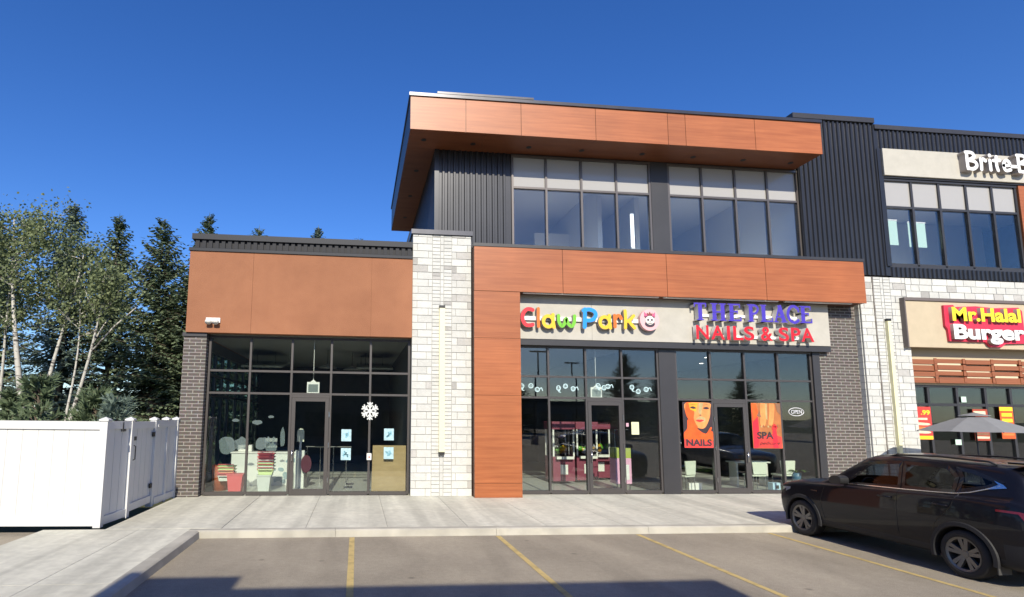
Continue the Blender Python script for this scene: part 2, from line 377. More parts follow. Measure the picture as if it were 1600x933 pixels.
# --- left wing
m = MB().box(-4.5, -3.93, 14.7, 15.35, .13, 4.2); m.build('brick_pier', BRICK, B)
MB().box(-4.53, -3.92, 14.66, 15.35, 4.2, 4.297).build('pier_cap', DARK, B)
o = MB()
for a, b in ((-4.44, -2.812), (-2.806, .308), (.314, 1.415)): o.box(a, b, 14.6, 14.85, 4.3, 6.455)
o.box(-4.43, 1.41, 14.615, 14.88, 4.31, 6.45, 1); o.box(-4.437, -4.2, 14.88, 25, 4.31, 6.45, 0)
o.build('stucco_fascia', [STUCCO, mat('stucco_joint', (.16, .065, .03), .95)], B)
rb = MB()
rb.prism([(14.565, 6.455), (14.9, 6.455), (14.9, 6.56), (14.64, 6.56), (14.565, 6.53)], 'x', -4.47, 1.415, 1)
rb.box(-4.36, 1.415, 14.70, 14.9, 6.56, 6.78, 0)
x = -4.33
while x < 1.38: rb.box(x, x + .095, 14.65, 14.70, 6.561, 6.779, 0); x += .165
rb.prism([(14.60, 6.78), (15.1, 6.78), (15.1, 6.93), (14.60, 6.93)], 'x', -4.42, 1.415, 1)
rb.box(-4.42, -4.1, 15.1, 25, 6.45, 6.92, 1)
rb.build('parapet', [mat('parapet_rib', (.022, .023, .028), .55, spec=.2), mat('parapet_cap', (.03, .032, .038), .5, .2, .2)], B)
MB().box(-4.4, 1.7, 14.9, 25, 6.3, 6.42).build('roof', mat('roof_membrane', (.3, .3, .3), .9), B)

# --- stone pier with thin-brick centre
st = MB(); stone_face(st, 1.425, 3.055, .13, 7.2, 14.72, 5, (1.97, 2.51)); st.box(1.43, 3.05, 14.755, 15.6, .13, 7.2, 2)
st.build('stone_pier', [STONE, STONEG, MORTAR], B)
MB().box(1.38, 3.09, 14.66, 15.65, 7.202, 7.33).build('pier_cap', CAP, B)

# --- wood-clad band and leg
wd = MB()
xs = [3.07, 5.55, 8.57, 11.55, 14.65]
for a, b in zip(xs, xs[1:]): wd.box(a + .006, b - .006, 14.4, 14.45, 5.6, 6.83)
for a, b in ((.13, .50), (.50, 2.78), (2.78, 4.31), (4.31, 5.59)): wd.box(3.07, 4.335, 14.4, 14.45, a + .004, b - .004)
wd.build('wood_panel_band', WOOD, B)
o = MB().box(3.075, 14.64, 14.452, 14.96, 5.607, 6.825).box(3.075, 4.33, 14.452, 15.05, .13, 5.6); o.build('band_core', mat('core_brown', (.11, .05, .028), .8), B)
MB().box(3.06, 14.67, 14.38, 14.90, 6.833, 6.92).build('band_cap', DARK, B)
o = MB()
for a, b in ((4.45, 8.35), (8.5, 11.95), (12.15, 14.25)): o.box(a, b, 14.47, 14.53, 5.575, 5.6065)
o.build('soffit_light_strip', WHITE, B)

# --- sign backing boards
o = MB()
for a, b in ((4.36, 6.5), (6.506, 9.6), (9.606, 13.74)): o.box(a, b, 14.77, 14.93, 4.37, 5.6)
o.build('sign_board', PANEL, B)
MB().box(4.36, 13.76, 14.79, 15.1, 4.2, 4.365).build('sign_board_soffit', DARK, B)

# --- brick wall right of the salon
MB().box(13.50, 14.78, 14.95, 15.3, .13, 5.6).build('brick_wall', BRICK, B)

def grid_window(name, xs, zs, y, mullion=.055, depth=.11, gl=GLASS, fm=FRAME, skip=(), parent=B, sill=None, tilt=.0022, spand=()):
    """frame mesh with one pane per cell; skip = cells left for a door"""
    f = MB(); x0, x1, z0, z1 = xs[0], xs[-1], zs[0], zs[-1]; h = mullion / 2
    f.box(x0 - h, x1 + h, y - .02, y + depth, z1 - h, z1 + h); 
    for i, x in enumerate(xs): f.box(x - h, x + h, y, y + depth, z0 + .001, z1 - h - .001)
    for zi, z in enumerate(zs[:-1]):
        for i in range(len(xs) - 1):
            if zi == 0 and (i, 0) in skip: continue
            hh = h if not (zi == 0 and sill) else sill / 2
            f.box(xs[i] + h + .001, xs[i + 1] - h - .001, y + .004, y + depth - .004, z - h, z - h + 2 * hh)
    fo = f.build(name, fm, parent)
    for zi in range(len(zs) - 1):
        for i in range(len(xs) - 1):
            if (i, zi) in skip: continue
            a, b = xs[i] + h + .002, xs[i + 1] - h - .002; c, e = zs[zi] + h + .002, zs[zi + 1] - h - .002
            if zi == 0 and sill: c = zs[0] - h + sill + .002
            s_ = (i, zi) in spand
            p = MB().box(-(b - a) / 2, (b - a) / 2, 0, .012, -(e - c) / 2, (e - c) / 2).build('spandrel_panel' if s_ else 'pane', SPAND if s_ else gl, fo, ((a + b) / 2, y + .045, (c + e) / 2))
            p.rotation_euler = (rnd.gauss(0, tilt), 0, rnd.gauss(0, tilt))
    return fo
def door(x0, x1, z0, z1, y, hinge='right', gl=GLASS, parent=B):
    f = MB(); s_ = .095
    f.box(x0, x0 + s_, y - .006, y + .07, z0, z1); f.box(x1 - s_, x1, y - .006, y + .07, z0, z1)
    f.box(x0 + s_ + .001, x1 - s_ - .001, y - .004, y + .068, z1 - s_, z1); f.box(x0 + s_ + .001, x1 - s_ - .001, y - .004, y + .068, z0, z0 + .16)
    d = f.build('entrance_door', FRAME, parent)
    MB().box(x0 + s_ + .002, x1 - s_ - .002, y + .03, y + .042, z0 + .162, z1 - s_ - .002).build('pane', gl, d)
    hx = x0 + .05 if hinge == 'right' else x1 - .05
    MB().tube([(hx, y - .006, 1.0), (hx, y - .06, 1.02), (hx, y - .06, 1.28), (hx, y - .006, 1.3)], .013, 8).build('handle', mat('steel', (.5, .5, .5), .25, 1), d, smooth=True)
    hg = MB(); gx = x1 + .012 if hinge == 'right' else x0 - .012
    for z in (.45, 1.35, 2.15): hg.tube([(gx, y - .016, z), (gx, y - .016, z + .14)], .014, 8)
    hg.build('hinge', mat('steel', (.5, .5, .5), .25, 1), d)
    return d

# left store glazing
grid_window('storefront_window', [-3.88, -2.83, -1.75, -.71, .335, 1.375], [.17, 2.76, 3.345, 4.24], 14.9, skip=((2, 0),), sill=.09)
door(-1.715, -.745, .135, 2.66, 14.9); MB().box(-1.72, -.74, 14.9, 15, 2.665, 2.73).build('door_head', FRAME, B)
# centre and salon glazing
grid_window('storefront_window', [4.37, 5.30, 6.38, 7.44, 8.51], [.17, 2.76, 3.345, 4.18], 14.98, skip=((2, 0),), sill=.09)
door(6.415, 7.405, .135, 2.66, 14.98); MB().box(6.41, 7.41, 14.98, 15.08, 2.665, 2.73).build('door_head', FRAME, B)
MB().box(8.54, 9.03, 14.955, 15.1, .13, 4.2).build('metal_column', DARK, B)
grid_window('storefront_window', [9.06, 10.11, 11.16, 12.21, 13.25], [.17, 2.76, 3.345, 4.18], 14.98, skip=((1, 0),), sill=.09)
door(10.145, 11.125, .135, 2.66, 14.98, 'left'); MB().box(10.14, 11.13, 14.98, 15.08, 2.665, 2.73).build('door_head', FRAME, B)
MB().box(13.28, 13.498, 14.93, 15.1, .13, 4.2).build('metal_jamb', DARK, B)

# --- upper storey siding
def ribs(mb, x0, x1, y, z0, z1, pitch_=.16, d=.038, m=0):
    mb.box(x0, x1, y, y + .1, z0, z1, m); x = x0 + .01
    while x + pitch_ * .55 < x1:
        mb.prism([(x, y), (x + .018, y - d), (x + pitch_ * .55 - .018, y - d), (x + pitch_ * .55, y)], 'z', z0 + .001, z1 - .001, m); x += pitch_
s = MB(); ribs(s, 2.075, 4.25, 14.87, 6.92, 9.77)
x = 14.97
s.box(2.075, 2.17, 14.97, 24, 6.5, 9.77)
y = 15.0
while y < 23.8: s.prism([(2.075, y), (2.037, y + .018), (2.037, y + .07), (2.075, y + .088)], 'z', 6.51, 9.765); y += .16
s.box(2.03, 2.16, 14.82, 14.865, 6.93, 9.768)
s.build('metal_siding', SIDING, B)
grid_window('upper_window', [4.29, 5.285, 6.34, 7.4, 8.42], [7.03, 8.76, 9.70], 14.83, .06, .14, GLASSU, FRAMEB, spand=[(i, 1) for i in range(4)])
grid_window('upper_window', [9.01, 10.05, 11.11, 12.14, 13.11], [7.03, 8.76, 9.70], 14.83, .06, .14, GLASSU, FRAMEB, spand=[(i, 1) for i in range(4)])
MB().box(8.455, 8.975, 14.82, 14.97, 6.93, 9.74).build('metal_column', DARK, B)
MB().box(4.25, 13.15, 14.84, 14.99, 6.925, 6.995).box(4.25, 13.15, 14.84, 14.99, 9.735, 9.769).build('window_trim', DARK, B)

# canopy
cn = empty('canopy', (0, 0, 0)); cn.parent = B
f = MB(); xs = [1.23, 2.73, 4.25, 6.35, 8.44, 8.96, 11.04, 13.08]
for a, b in zip(xs, xs[1:]): f.box(a + .006, b - .006, 13.8, 13.84, 9.77, 10.7)
f.build('fascia', WOOD, cn)
MB().box(1.235, 13.075, 13.842, 15.3, 9.79, 10.69).box(1.235, 2.3, 15.3, 22, 9.79, 10.69).box(13.0, 13.075, 13.842, 14.87, 9.79, 10.69).build('fascia_core', DARK, cn)
so = MB()
for a, b in ((1.24, 3.3), (3.304, 6.35), (6.354, 9.3), (9.304, 11.9), (11.904, 13.07)): so.box(a, b, 13.842, 14.868, 9.772, 9.788)
for a, b in ((14.872, 17.3), (17.304, 19.7), (19.704, 22)): so.box(1.24, 2.074, a, b, 9.772, 9.788)
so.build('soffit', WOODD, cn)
cp = MB().box(1.20, 13.10, 13.76, 14.2, 10.702, 10.79).box(1.20, 1.6, 14.2, 22.03, 10.702, 10.79); cp.box(1.95, 4.6, 13.75, 14.25, 10.792, 10.85); cp.build('cap', CAP, cn)
for (x, y) in ((1.66, 14.35), (3.05, 14.42), (4.65, 14.42), (6.2, 14.42), (8.0, 14.42), (9.55, 14.42), (11.1, 14.42), (12.6, 14.42), (1.66, 16.3), (1.66, 18.3), (1.66, 20.4)):
    MB().lathe([(.075, 9.764), (.07, 9.768), (.07, 9.771)], x, y, 16).build('downlight', BLACK, cn)

# right wing siding, parapets
s = MB(); ribs(s, 13.13, 15.9, 14.76, 6.55, 11.38, .15); ribs(s, 15.9, 25, 14.76, 10.56, 11.2, .15); ribs(s, 15.9, 25, 14.76, 6.52, 6.82, .15)
s.box(15.75, 15.9, 14.7, 14.76, 6.84, 10.55)
s.build('metal_siding', SIDING, B)
MB().box(13.02, 15.74, 14.68, 15.3, 11.382, 11.54).box(15.745, 25, 14.69, 15.3, 11.202, 11.34).box(13.1, 13.3, 15.3, 24, 9.8, 11.5).build('parapet_cap', DARK, B)
MB().box(13.31, 25, 14.97, 26, 10.9, 11.1).build('roof', MT['roof_membrane'], B)
MB().box(2.2, 13.3, 15.3, 26, 10.4, 10.6).build('roof', MT['roof_membrane'], B)
grid_window('upper_window', [15.95, 16.89, 17.83, 18.77, 19.68, 20.52], [6.92, 8.73, 9.60], 14.78, .07, .14, GLASSU, DARK, spand=[(i, 1) for i in range(5)])
MB().box(15.9, 20.6, 14.77, 14.9, 6.822, 6.88).box(15.9, 25, 14.72, 14.9, 9.64, 9.69).build('window_trim', DARK, B)
MB().box(20.57, 22.4, 14.73, 14.9, 6.84, 9.62).build('wood_panel', WOOD, B)
MB().box(22.42, 25, 14.76, 14.9, 6.84, 9.62).build('metal_panel', DARK, B)
MB().box(15.9, 25, 14.66, 14.9, 9.695, 10.55).build('sign_board', PANEL, B)
# right stone
st = MB(); stone_face(st, 14.785, 16.31, .13, 6.5, 14.76, 21, (15.26, 15.8)); stone_face(st, 16.315, 25, 5.3, 6.5, 14.76, 22)
st.box(14.79, 16.305, 14.797, 15.9, .13, 6.5, 2); st.box(16.305, 25, 14.797, 15.3, 5.3, 6.5, 2)
z = .13
while z < 6.4:
    st.box(14.768, 14.789, 14.80, 14.96, z + .006, z + .194, 0); z += .2
st.build('stone_wall', [STONE, STONEG, MORTAR], B)
MB().box(15.21, 15.225, 14.72, 14.76, .13, 6.5).build('control_joint', mat('joint_brown', (.2, .17, .15), .8), B)
# tan sign box, slat screen, burger storefront
MB().box(16.10, 25, 14.62, 14.76, 4.39, 5.78).build('sign_board', PANELY, B)
MB().box(16.06, 25, 14.58, 14.76, 5.782, 5.87).box(16.06, 16.098, 14.59, 14.76, 4.38, 5.78).build('sign_board_trim', mat('trim_taupe', (.14, .115, .105), .5), B)
MB().box(16.31, 25, 15.0, 15.2, 3.3, 5.3).build('screen_backing', mat('screen_tan', (.50, .42, .28), .8), B)
sl = MB(); rr = random.Random(4)
rows_ = [(3.36, .15), (3.55, .14), (3.72, .16), (3.92, .14)]; sp_ = MB()
x = 16.33; bay = 0
while x < 25:
    off = (0, .045, .02, .06)[bay % 4]
    for k, (z, h) in enumerate(rows_):
        sl.box(x, x + .945, 14.89 - .012 * ((k + bay) % 2), 14.99, z + (off if k else 0), z + h + off * .5)
        if k < 3 and (bay + k) % 3 != 1: gz0 = z + h + off * .5 + .003; gz1 = rows_[k + 1][0] + off - .003; gz1 > gz0 + .02 and sp_.box(x + .02, x + .80, 14.905, 14.992, gz0, gz1)
        sl.box(x + .83, x + .92, 14.865, 14.885, z + .03, z + h + .04)
    x += .95; bay += 1
sp_.build('light_strip', mat('strip_cream', (.62, .53, .36), .7), B)
sl.build('slat_screen', mat('wood_slat', (.30, .105, .045), .5, col2=(.23, .075, .032), nscale=2.2, stretch=(.35, 1, 9)), B)
grid_window('storefront_window', [16.33, 17.07, 18.03, 18.99, 19.85, 20.7, 21.7], [.17, 2.72, 3.28], 15.05, .08, .1, fm=DARK, sill=.3)
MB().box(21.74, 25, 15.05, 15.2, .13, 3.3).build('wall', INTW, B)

# building shell and interiors
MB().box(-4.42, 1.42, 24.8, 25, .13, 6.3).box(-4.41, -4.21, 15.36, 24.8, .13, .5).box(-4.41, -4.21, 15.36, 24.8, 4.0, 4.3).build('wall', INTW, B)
lw = [15.4, 16.3, 17.2, 18.1, 19, 20.2, 21.4, 22.6, 23.8, 24.78]
f = MB()
for y in lw: f.box(-4.36, -4.26, y - .04, y + .04, .501, 3.999)
for z in (2.75, 3.35): f.box(-4.355, -4.265, 15.36, 24.8, z - .03, z + .03)
sf = f.build('side_window', FRAME, B)
for a, b in zip(lw, lw[1:]): MB().box(-4.32, -4.308, a + .042, b - .042, .502, 3.998).build('pane', glass_mat('glass_tinted', (.62, .74, .70), 1.5, wavy=0) if 'glass_tinted' not in MT else MT['glass_tinted'], sf)
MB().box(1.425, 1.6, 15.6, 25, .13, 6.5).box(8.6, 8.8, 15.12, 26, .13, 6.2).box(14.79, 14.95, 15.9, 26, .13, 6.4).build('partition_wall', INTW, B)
MB().box(1.6, 25, 26, 26.2, .13, 10.4).box(24.8, 25, 15.3, 26, .13, 10.9).build('rear_wall', INTW, B)
MB().box(-4.2, 1.42, 15.02, 24.8, 4.32, 4.5).box(1.6, 14.79, 15.3, 26, 4.4, 4.6).box(14.95, 24.8, 15.3, 26, 4.4, 4.6).build('store_ceiling', INTC, B)
MB().box(-4.2, 1.42, 15.0, 24.8, .05, .135).box(4.36, 13.3, 15.07, 26, .05, .135).box(16.31, 24.8, 15.15, 26, .05, .135).build('store_floor', INTF, B)
MB().box(2.2, 13.12, 15.0, 26, 6.6, 6.8).box(13.2, 25, 15.0, 26, 6.55, 6.75).build('upper_floor', INTL, B)
MB().box(2.2, 13.12, 15.0, 26, 9.75, 9.765).box(13.3, 25, 14.98, 26, 9.75, 9.9).build('upper_ceiling', mat('ceiling_tile', (.84, .84, .83), .9), B)
MB().box(13.13, 13.3, 14.87, 26, 6.8, 10.9).box(7.6, 7.75, 16.6, 24, 6.8, 9.74).box(9.3, 9.45, 17.4, 24, 6.8, 9.74).box(6.3, 7.6, 19, 19.15, 6.8, 8.9).box(16.1, 24, 18.5, 18.7, 6.76, 9.74).build('upper_partition', INTL, B)

# ================================================================== SIGNS
COL = dict(red=(.72, .035, .045), orange=(.80, .16, .02), yellow=(.85, .48, .03), green=(.17, .48, .035), blue=(.02, .27, .80), purple=(.065, .038, .40), crimson=(.60, .012, .022))
for k, v in COL.items(): mat('sign_' + k, v, .35)
SIDEG = mat('sign_return', (.34, .30, .27), .5)
SIDEW = mat('sign_return_white', (.62, .60, .58), .5)
# claw game shop sign
S = empty('shop_sign', (0, 0, 0), 'rainbow puffy letters reading Claw Park on a white bar over the middle shop', 'sign')
MB().box(4.52, 7.85, 14.71, 14.77, 4.88, 4.99).build('raceway', WHITE, S)
def letter(strokes, col, x, z, sx, sz, width, yf=14.60, yb=14.715, parent=S, side=SIDEG, rnd_=True, jag=0, smooth=6, name='letter'):
    mb = MB()
    for k, st_ in enumerate(strokes):
        pts, wd_ = (st_ if isinstance(st_[0], list) else (list(st_), 1))
        stroke(mb, [(x + p[0] * sx, z + p[1] * sz) for p in pts], width * wd_, yf - .0012 * k, yb + .001 * k, 0, 1, smooth=smooth, round_=rnd_)
    return mb.build(name, [col, side], parent, fix=False)
A = lambda n0, n1, cx=.5, cz=.5, rx=.5, rz=.5, n=12: [(cx + rx * math.cos(R(n0 + (n1 - n0) * k / n)), cz + rz * math.sin(R(n0 + (n1 - n0) * k / n))) for k in range(n + 1)]
sg = lambda c: MT['sign_' + c]
W_ = .095
small_a = [A(20, 340, .45, .42, .42, .42), [(.86, .95), (.86, .5), (.92, -.02)]]
letter([[(1, .95), (.75, 1.0), (.4, .97), (.1, .75), (0, .5), (.08, .22), (.35, .02), (.7, 0), (.98, .04)]], sg('red'), 4.46, 4.72, .29, .45, .105)
letter([[(.5, 1), (.45, .5), (.5, 0)]], sg('orange'), 4.87, 4.69, .08, .50, .085)
letter(small_a, sg('yellow'), 5.04, 4.69, .33, .36, W_)
letter([[(0, 1), (.03, .4), (.2, .03), (.38, .3), (.48, .75), (.58, .3), (.8, .03), (.97, .4), (1, 1)]], sg('green'), 5.48, 4.71, .46, .30, W_)
letter([[(.12, 1), (.1, .5), (.06, 0)], [(.0, .93), (.45, 1), (.88, .9), (1, .68), (.8, .46), (.45, .38), (.15, .4)]], sg('blue'), 6.2, 4.71, .35, .50, .11)
letter(small_a, sg('yellow'), 6.66, 4.71, .33, .36, W_)
letter([[(.1, 1), (.12, .5), (.1, 0)], [(.12, .62), (.4, .95), (.75, .98), (.98, .75)]], sg('orange'), 7.08, 4.74, .21, .32, .09)
letter([[(.1, 1.0), (.12, .5), (.08, 0)], [(.95, .72), (.5, .45), (.16, .38)], [(.42, .42), (.7, .2), (1, .0)]], sg('yellow'), 7.38, 4.72, .29, .48, .09)
E_ = empty('shop_emblem', (8.12, 14.77, 4.96), 'round pink sign with a crowned panda face, beside the rainbow lettering', 'sign')
d_ = MB(); disc(d_, 0, 0, .285, .305, -.17, -.05); d_.build('disc', mat('pink_pale', (.74, .42, .43), .4), E_)
d_ = MB()
for sx_ in (-1, 1): disc(d_, sx_ * .105, .105, .055, .05, -.176, -.165)
disc(d_, 0, -.115, .145, .09, -.178, -.165); d_.build('dark_fur', mat('panda_dark', (.05, .03, .045), .5), E_)
d_ = MB(); disc(d_, 0, -.01, .125, .125, -.186, -.17); d_.build('face', mat('panda_white', (.78, .75, .68), .5), E_)
d_ = MB()
for sx_ in (-1, 1): disc(d_, sx_ * .055, .0, .028, .036, -.191, -.18)
disc(d_, 0, -.05, .018, .012, -.191, -.18); disc(d_, 0, -.095, .07, .012, -.191, -.18); d_.build('eye', MT['panda_dark'], E_)
d_ = MB()
for sx_ in (-1, 1): d_.prism([(sx_ * .15, .09), (sx_ * .16, .22), (sx_ * .03, .12)], 'y', -.182, -.166)
d_.build('bow', mat('bow_pink', (.62, .10, .22), .5), E_)
d_ = MB().prism([(-.06, .12), (-.08, .2), (-.035, .165), (0, .23), (.035, .165), (.08, .2), (.06, .12)], 'y', -.194, -.166); d_.build('crown', mat('crown_brown', (.22, .06, .05), .5), E_)

# salon sign
S2 = empty('shop_sign', (0, 0, 0), 'deep channel letters reading THE PLACE in purple over NAILS & SPA in red', 'sign')
MB().box(9.6, 12.9, 14.72, 14.77, 5.12, 5.20).box(9.55, 12.9, 14.72, 14.77, 4.52, 4.60).build('raceway', WHITE, S2)
def serif(ch, x, wd_, z=4.99, h=.5):
    mb = MB(); yf, yb = 14.55, 14.73; T = .118; t = .045; q = [0]
    def bx(a, b, c, e):
        q[0] += 1; n0 = len(mb.m); mb.box(x + a, x + b, yf - .0013 * q[0], yb + .001 * q[0], z + c, z + e, 1); mb.m[n0 + 2] = 0
    def ln(p0, p1, wdt):
        q[0] += 1; stroke(mb, [(x + p0[0], z + p0[1]), (x + p1[0], z + p1[1])], wdt, yf - .0013 * q[0], yb, 0, 1, smooth=0, round_=False)
    def cv(pts, wdt):
        q[0] += 1; stroke(mb, [(x + p[0], z + p[1]) for p in pts], wdt, yf - .0013 * q[0], yb, 0, 1, smooth=6, round_=False)
    W = wd_
    if ch == 'T': bx(W / 2 - T / 2, W / 2 + T / 2, 0, h); bx(0, W, h - t, h); bx(W / 2 - .1, W / 2 + .1, 0, .03); bx(0, .035, h - .12, h); bx(W - .035, W, h - .12, h)
    if ch == 'H':
        for a in (.05, W - .05 - T): bx(a, a + T, 0, h); bx(a - .045, a + T + .045, 0, .03); bx(a - .045, a + T + .045, h - .03, h)
        bx(.05, W - .05, h / 2 - t / 2, h / 2 + t / 2)
    if ch in 'EL':
        bx(.05, .05 + T, 0, h); bx(.005, .2, 0, .03); bx(.005, .2, h - .03, h); bx(.05, W, 0, t); bx(W - .035, W, 0, .13)
        if ch == 'E': bx(.05, W - .03, h - t, h); bx(W - .06, W - .03, h - .12, h); bx(.05, W * .72, h * .5, h * .5 + t); bx(W * .68, W * .74, h * .42, h * .62)
    if ch == 'P':
        bx(.05, .05 + T, 0, h); bx(.005, .2, 0, .03); bx(.005, .15, h - .03, h)
        cv([(.1, h - .025), (W * .7, h - .04), (W * .88, h * .74), (W * .7, h * .5), (.12, h * .44)], .065)
    if ch == 'A':
        ln((.06, .0), (W * .5, h), .05); ln((W * .47, h), (W - .08, 0), T); bx(W * .25, W * .72, .14, .18); bx(0, .15, 0, .03); bx(W - .19, W + .01, 0, .03)
    if ch == 'C':
        cv([(W * .92, h * .80), (W * .62, h * .97), (W * .3, h * .86), (W * .14, h * .5), (W * .28, h * .15), (W * .62, h * .02), (W * .95, h * .18)], .085); bx(W * .86, W * .98, h * .62, h * .9)
    return mb
for ch, x, wd_ in (('T', 9.42, .37), ('H', 9.92, .47), ('E', 10.44, .40), ('P', 11.03, .37), ('L', 11.42, .38), ('A', 11.82, .42), ('C', 12.22, .42), ('E', 12.64, .38)):
    mm = serif(ch, x, wd_)
    mm.build('letter', [sg('purple'), SIDEW], S2, fix=False)
for ch, xx, wd_ in (('N', 9.47, .37), ('A', 9.91, .41), ('I', 10.39, .095), ('L', 10.58, .30), ('S', 10.91, .31), ('&', 11.42, .36), ('S', 11.97, .31), ('P', 12.35, .29), ('A', 12.66, .40)):
    add_mesh('letter', text_mesh(ch, wd_, .40, .16, [sg('crimson'), SIDEW], .02), S2, (xx, 14.73, 4.45))
# burger sign
S3 = empty('shop_sign', (0, 0, 0), 'fat yellow and white letters reading Mr.Halal Burger on a red backer', 'sign')
bk = MB()
bk.prism([(x * 1.016 - .02, 2.2 + (z - 2.2) * 1.016) for x, z in [(17.04, 5.60), (17.35, 5.62), (17.40, 5.56), (18.1, 5.6), (18.7, 5.56), (19.5, 5.6), (19.62, 5.5), (19.62, 4.92), (19.75, 4.9), (19.75, 4.53), (18.95, 4.50), (18.8, 4.40), (18.45, 4.40), (18.3, 4.54), (17.12, 4.54), (17.10, 4.9), (17.03, 5.0)]], 'y', 14.55, 14.618)
bk.build('backer', mat('backer_red', (.60, .03, .07), .45), S3)
YELS = mat('sign_lemon', (.90, .68, .03), .4)
add_mesh('lettering', text_mesh("Mr.Halal", 2.28, .42, .1, [YELS, SIDEG], .035), S3, (17.43, 14.548, 5.17))
add_mesh('lettering', text_mesh("Burger", 2.36, .58, .1, [mat('sign_white', (.82, .82, .82), .4), SIDEG], .04), S3, (17.43, 14.548, 4.50))
# upper white sign
S4 = empty('shop_sign', (0, 0, 0), 'white hand-drawn letters starting Brite-B on the upper grey board', 'sign')
def L4(strokes, x, sx, z=9.98, sz=.52, wd_=.105): letter(strokes, MT['sign_white'], x - .22, z - .03, sx, sz, wd_, 14.46, 14.66, S4, SIDEG)
L4([[(.1, 1), (.08, .5), (.1, 0)], [(.0, 1.02), (.6, 1.0), (.75, .75), (.15, .52)], [(.15, .53), (.8, .45), (.95, .2), (.6, .0), (.1, .03)]], 18.72, .36)
L4([[(.1, .65), (.15, .3), (.1, 0)], [(.13, .45), (.5, .66), (.9, .55)]], 19.2, .2)
L4([[(.5, .6), (.5, 0)], [(.5, .9), (.55, .92)]], 19.5, .08)
L4([[(.5, .85), (.45, .3), (.6, 0)], [(0, .6), (1, .63)]], 19.66, .22)
L4([[(.1, .33), (.9, .38), (.75, .62), (.35, .62), (.08, .35), (.3, .03), (.95, .08)]], 19.98, .26)
L4([[(0, .3), (1, .3)]], 20.28, .17)
L4([[(.1, 1), (.08, .5), (.1, 0)], [(.0, 1.02), (.6, 1.0), (.75, .75), (.15, .52)], [(.15, .53), (.8, .45), (.95, .2), (.6, .0), (.1, .03)]], 20.50, .38)

# wall lights
for hw_, x, z0, z1, y, l in ((.07, 2.235, 1.28, 5.13, 14.68, 'long pale yellow vertical light bar on the white stone pier'), (.05, 15.575, 1.3, 5.15, 14.72, 'long pale yellow vertical light bar on the right stone wall behind the SUV')):
    t = empty('wall_light', (x, y, z0), l, 'wall light', 'vertical light bars on the stone')
    MB().box(-hw_, hw_, -.07, .02, 0, z1 - z0).build('diffuser', mat('diffuser', (.80, .75, .46), .4), t)
    MB().box(-hw_ - .008, hw_ + .008, -.08, .03, z1 - z0 + .001, z1 - z0 + .07).build('end_cap', BLACK, t); MB().box(-hw_ - .008, hw_ + .008, -.08, .03, -.07, -.001).build('end_cap', BLACK, t)
# twin flood light on stucco
t = empty('security_light', (-3.76, 14.6, 4.55), 'small white twin-head security light low on the orange stucco wall', 'light')
MB().box(-.18, .18, -.05, .0, .0, .13).build('base', WHITE, t, bevel=.01)
for sx_ in (-.09, .09): MB().tube([(sx_, -.05, .06), (sx_, -.13, .03), (sx_, -.17, -.01)], [.05, .075, .08], 12).build('lamp_head', WHITE, t, smooth=True)

# ================================================================== FENCE
F = empty('vinyl_fence', (-4.65, 10.95, .125), 'white vinyl privacy fence of wide boards with capped posts left of the shops', 'fence')
CAPP = [(.0, 0)]
def post(x, y, h=1.93):
    mb = MB(); mb.box(x - .065, x + .065, y - .065, y + .065, 0, h); mb.box(x - .085, x + .085, y - .085, y + .085, h, h + .03)
    i = len(mb.v); a = .085; mb.v += [(x - a, y - a, h + .03), (x + a, y - a, h + .03), (x + a, y + a, h + .03), (x - a, y + a, h + .03), (x, y, h + .075)]
    for k in range(4): mb.f.append((i + k, i + (k + 1) % 4, i + 4)); mb.m.append(0)
    mb.build('post', VINYL, F)
def panel(x0, y0, x1, y1, name, zb=.03, h=1.92, par=F):
    d = Vector((x1 - x0, y1 - y0, 0)); L = d.length; d.normalize(); nrm = Vector((-d.y, d.x, 0)); mb = MB()
    def bx(a, b, t, z0, z1):
        p = [Vector((x0, y0, 0)) + d * s_ + nrm * q for s_, q in ((a, -t), (b, -t), (b, t), (a, t))]; mb.prism([(v.x, v.y) for v in p], 'z', z0, z1)
    bx(0, L, .05, zb, zb + .15); bx(0, L, .05, h - .15, h); k = 0; s_ = .004
    while s_ < L - .02: e = min(s_ + .275, L); bx(s_ + .012, e - .002, .016, zb + .15, h - .15); bx(s_ - .002, s_ + .012, .008, zb + .15, h - .15); s_ = e
    return mb.build(name, VINYL, par)
fx = -.02
post(fx, 0); post(-2.5, .08); post(-5.0, .16); post(-7.5, .24)
for a, b in ((fx, -2.5), (-2.5, -5), (-5, -7.5), (-7.5, -11)): panel(a - .066, 0 - a * .032, b + .066, 0 - b * .032, 'board_panel')
post(.05, .98); panel(fx + .0, .066, .05, .98 - .066, 'board_panel')
post(.06, 3.1); post(.1, 3.72); panel(.06, 2.45, .1, 3.72 - .066, 'board_panel')
post(.03, 2.38)
g = panel(.04, 1.07, .03, 2.3, 'gate', zb=.1, h=1.9)
hw = MB().tube([(.075, 1.14, 1.12), (.12, 1.14, 1.14), (.12, 1.14, 1.4), (.075, 1.14, 1.42)], .012, 8).box(.07, .10, 1.1, 1.22, 1.52, 1.6); hw.build('handle', BLACK, g)
for z in (.42, 1.56): MB().box(.06, .09, 2.2, 2.37, z, z + .1).build('hinge', BLACK, g)
MB().box(.05, .075, .55, .72, 1.72, 1.9).build('number_plate', mat('plate_grey', (.08, .08, .08), .5), F)

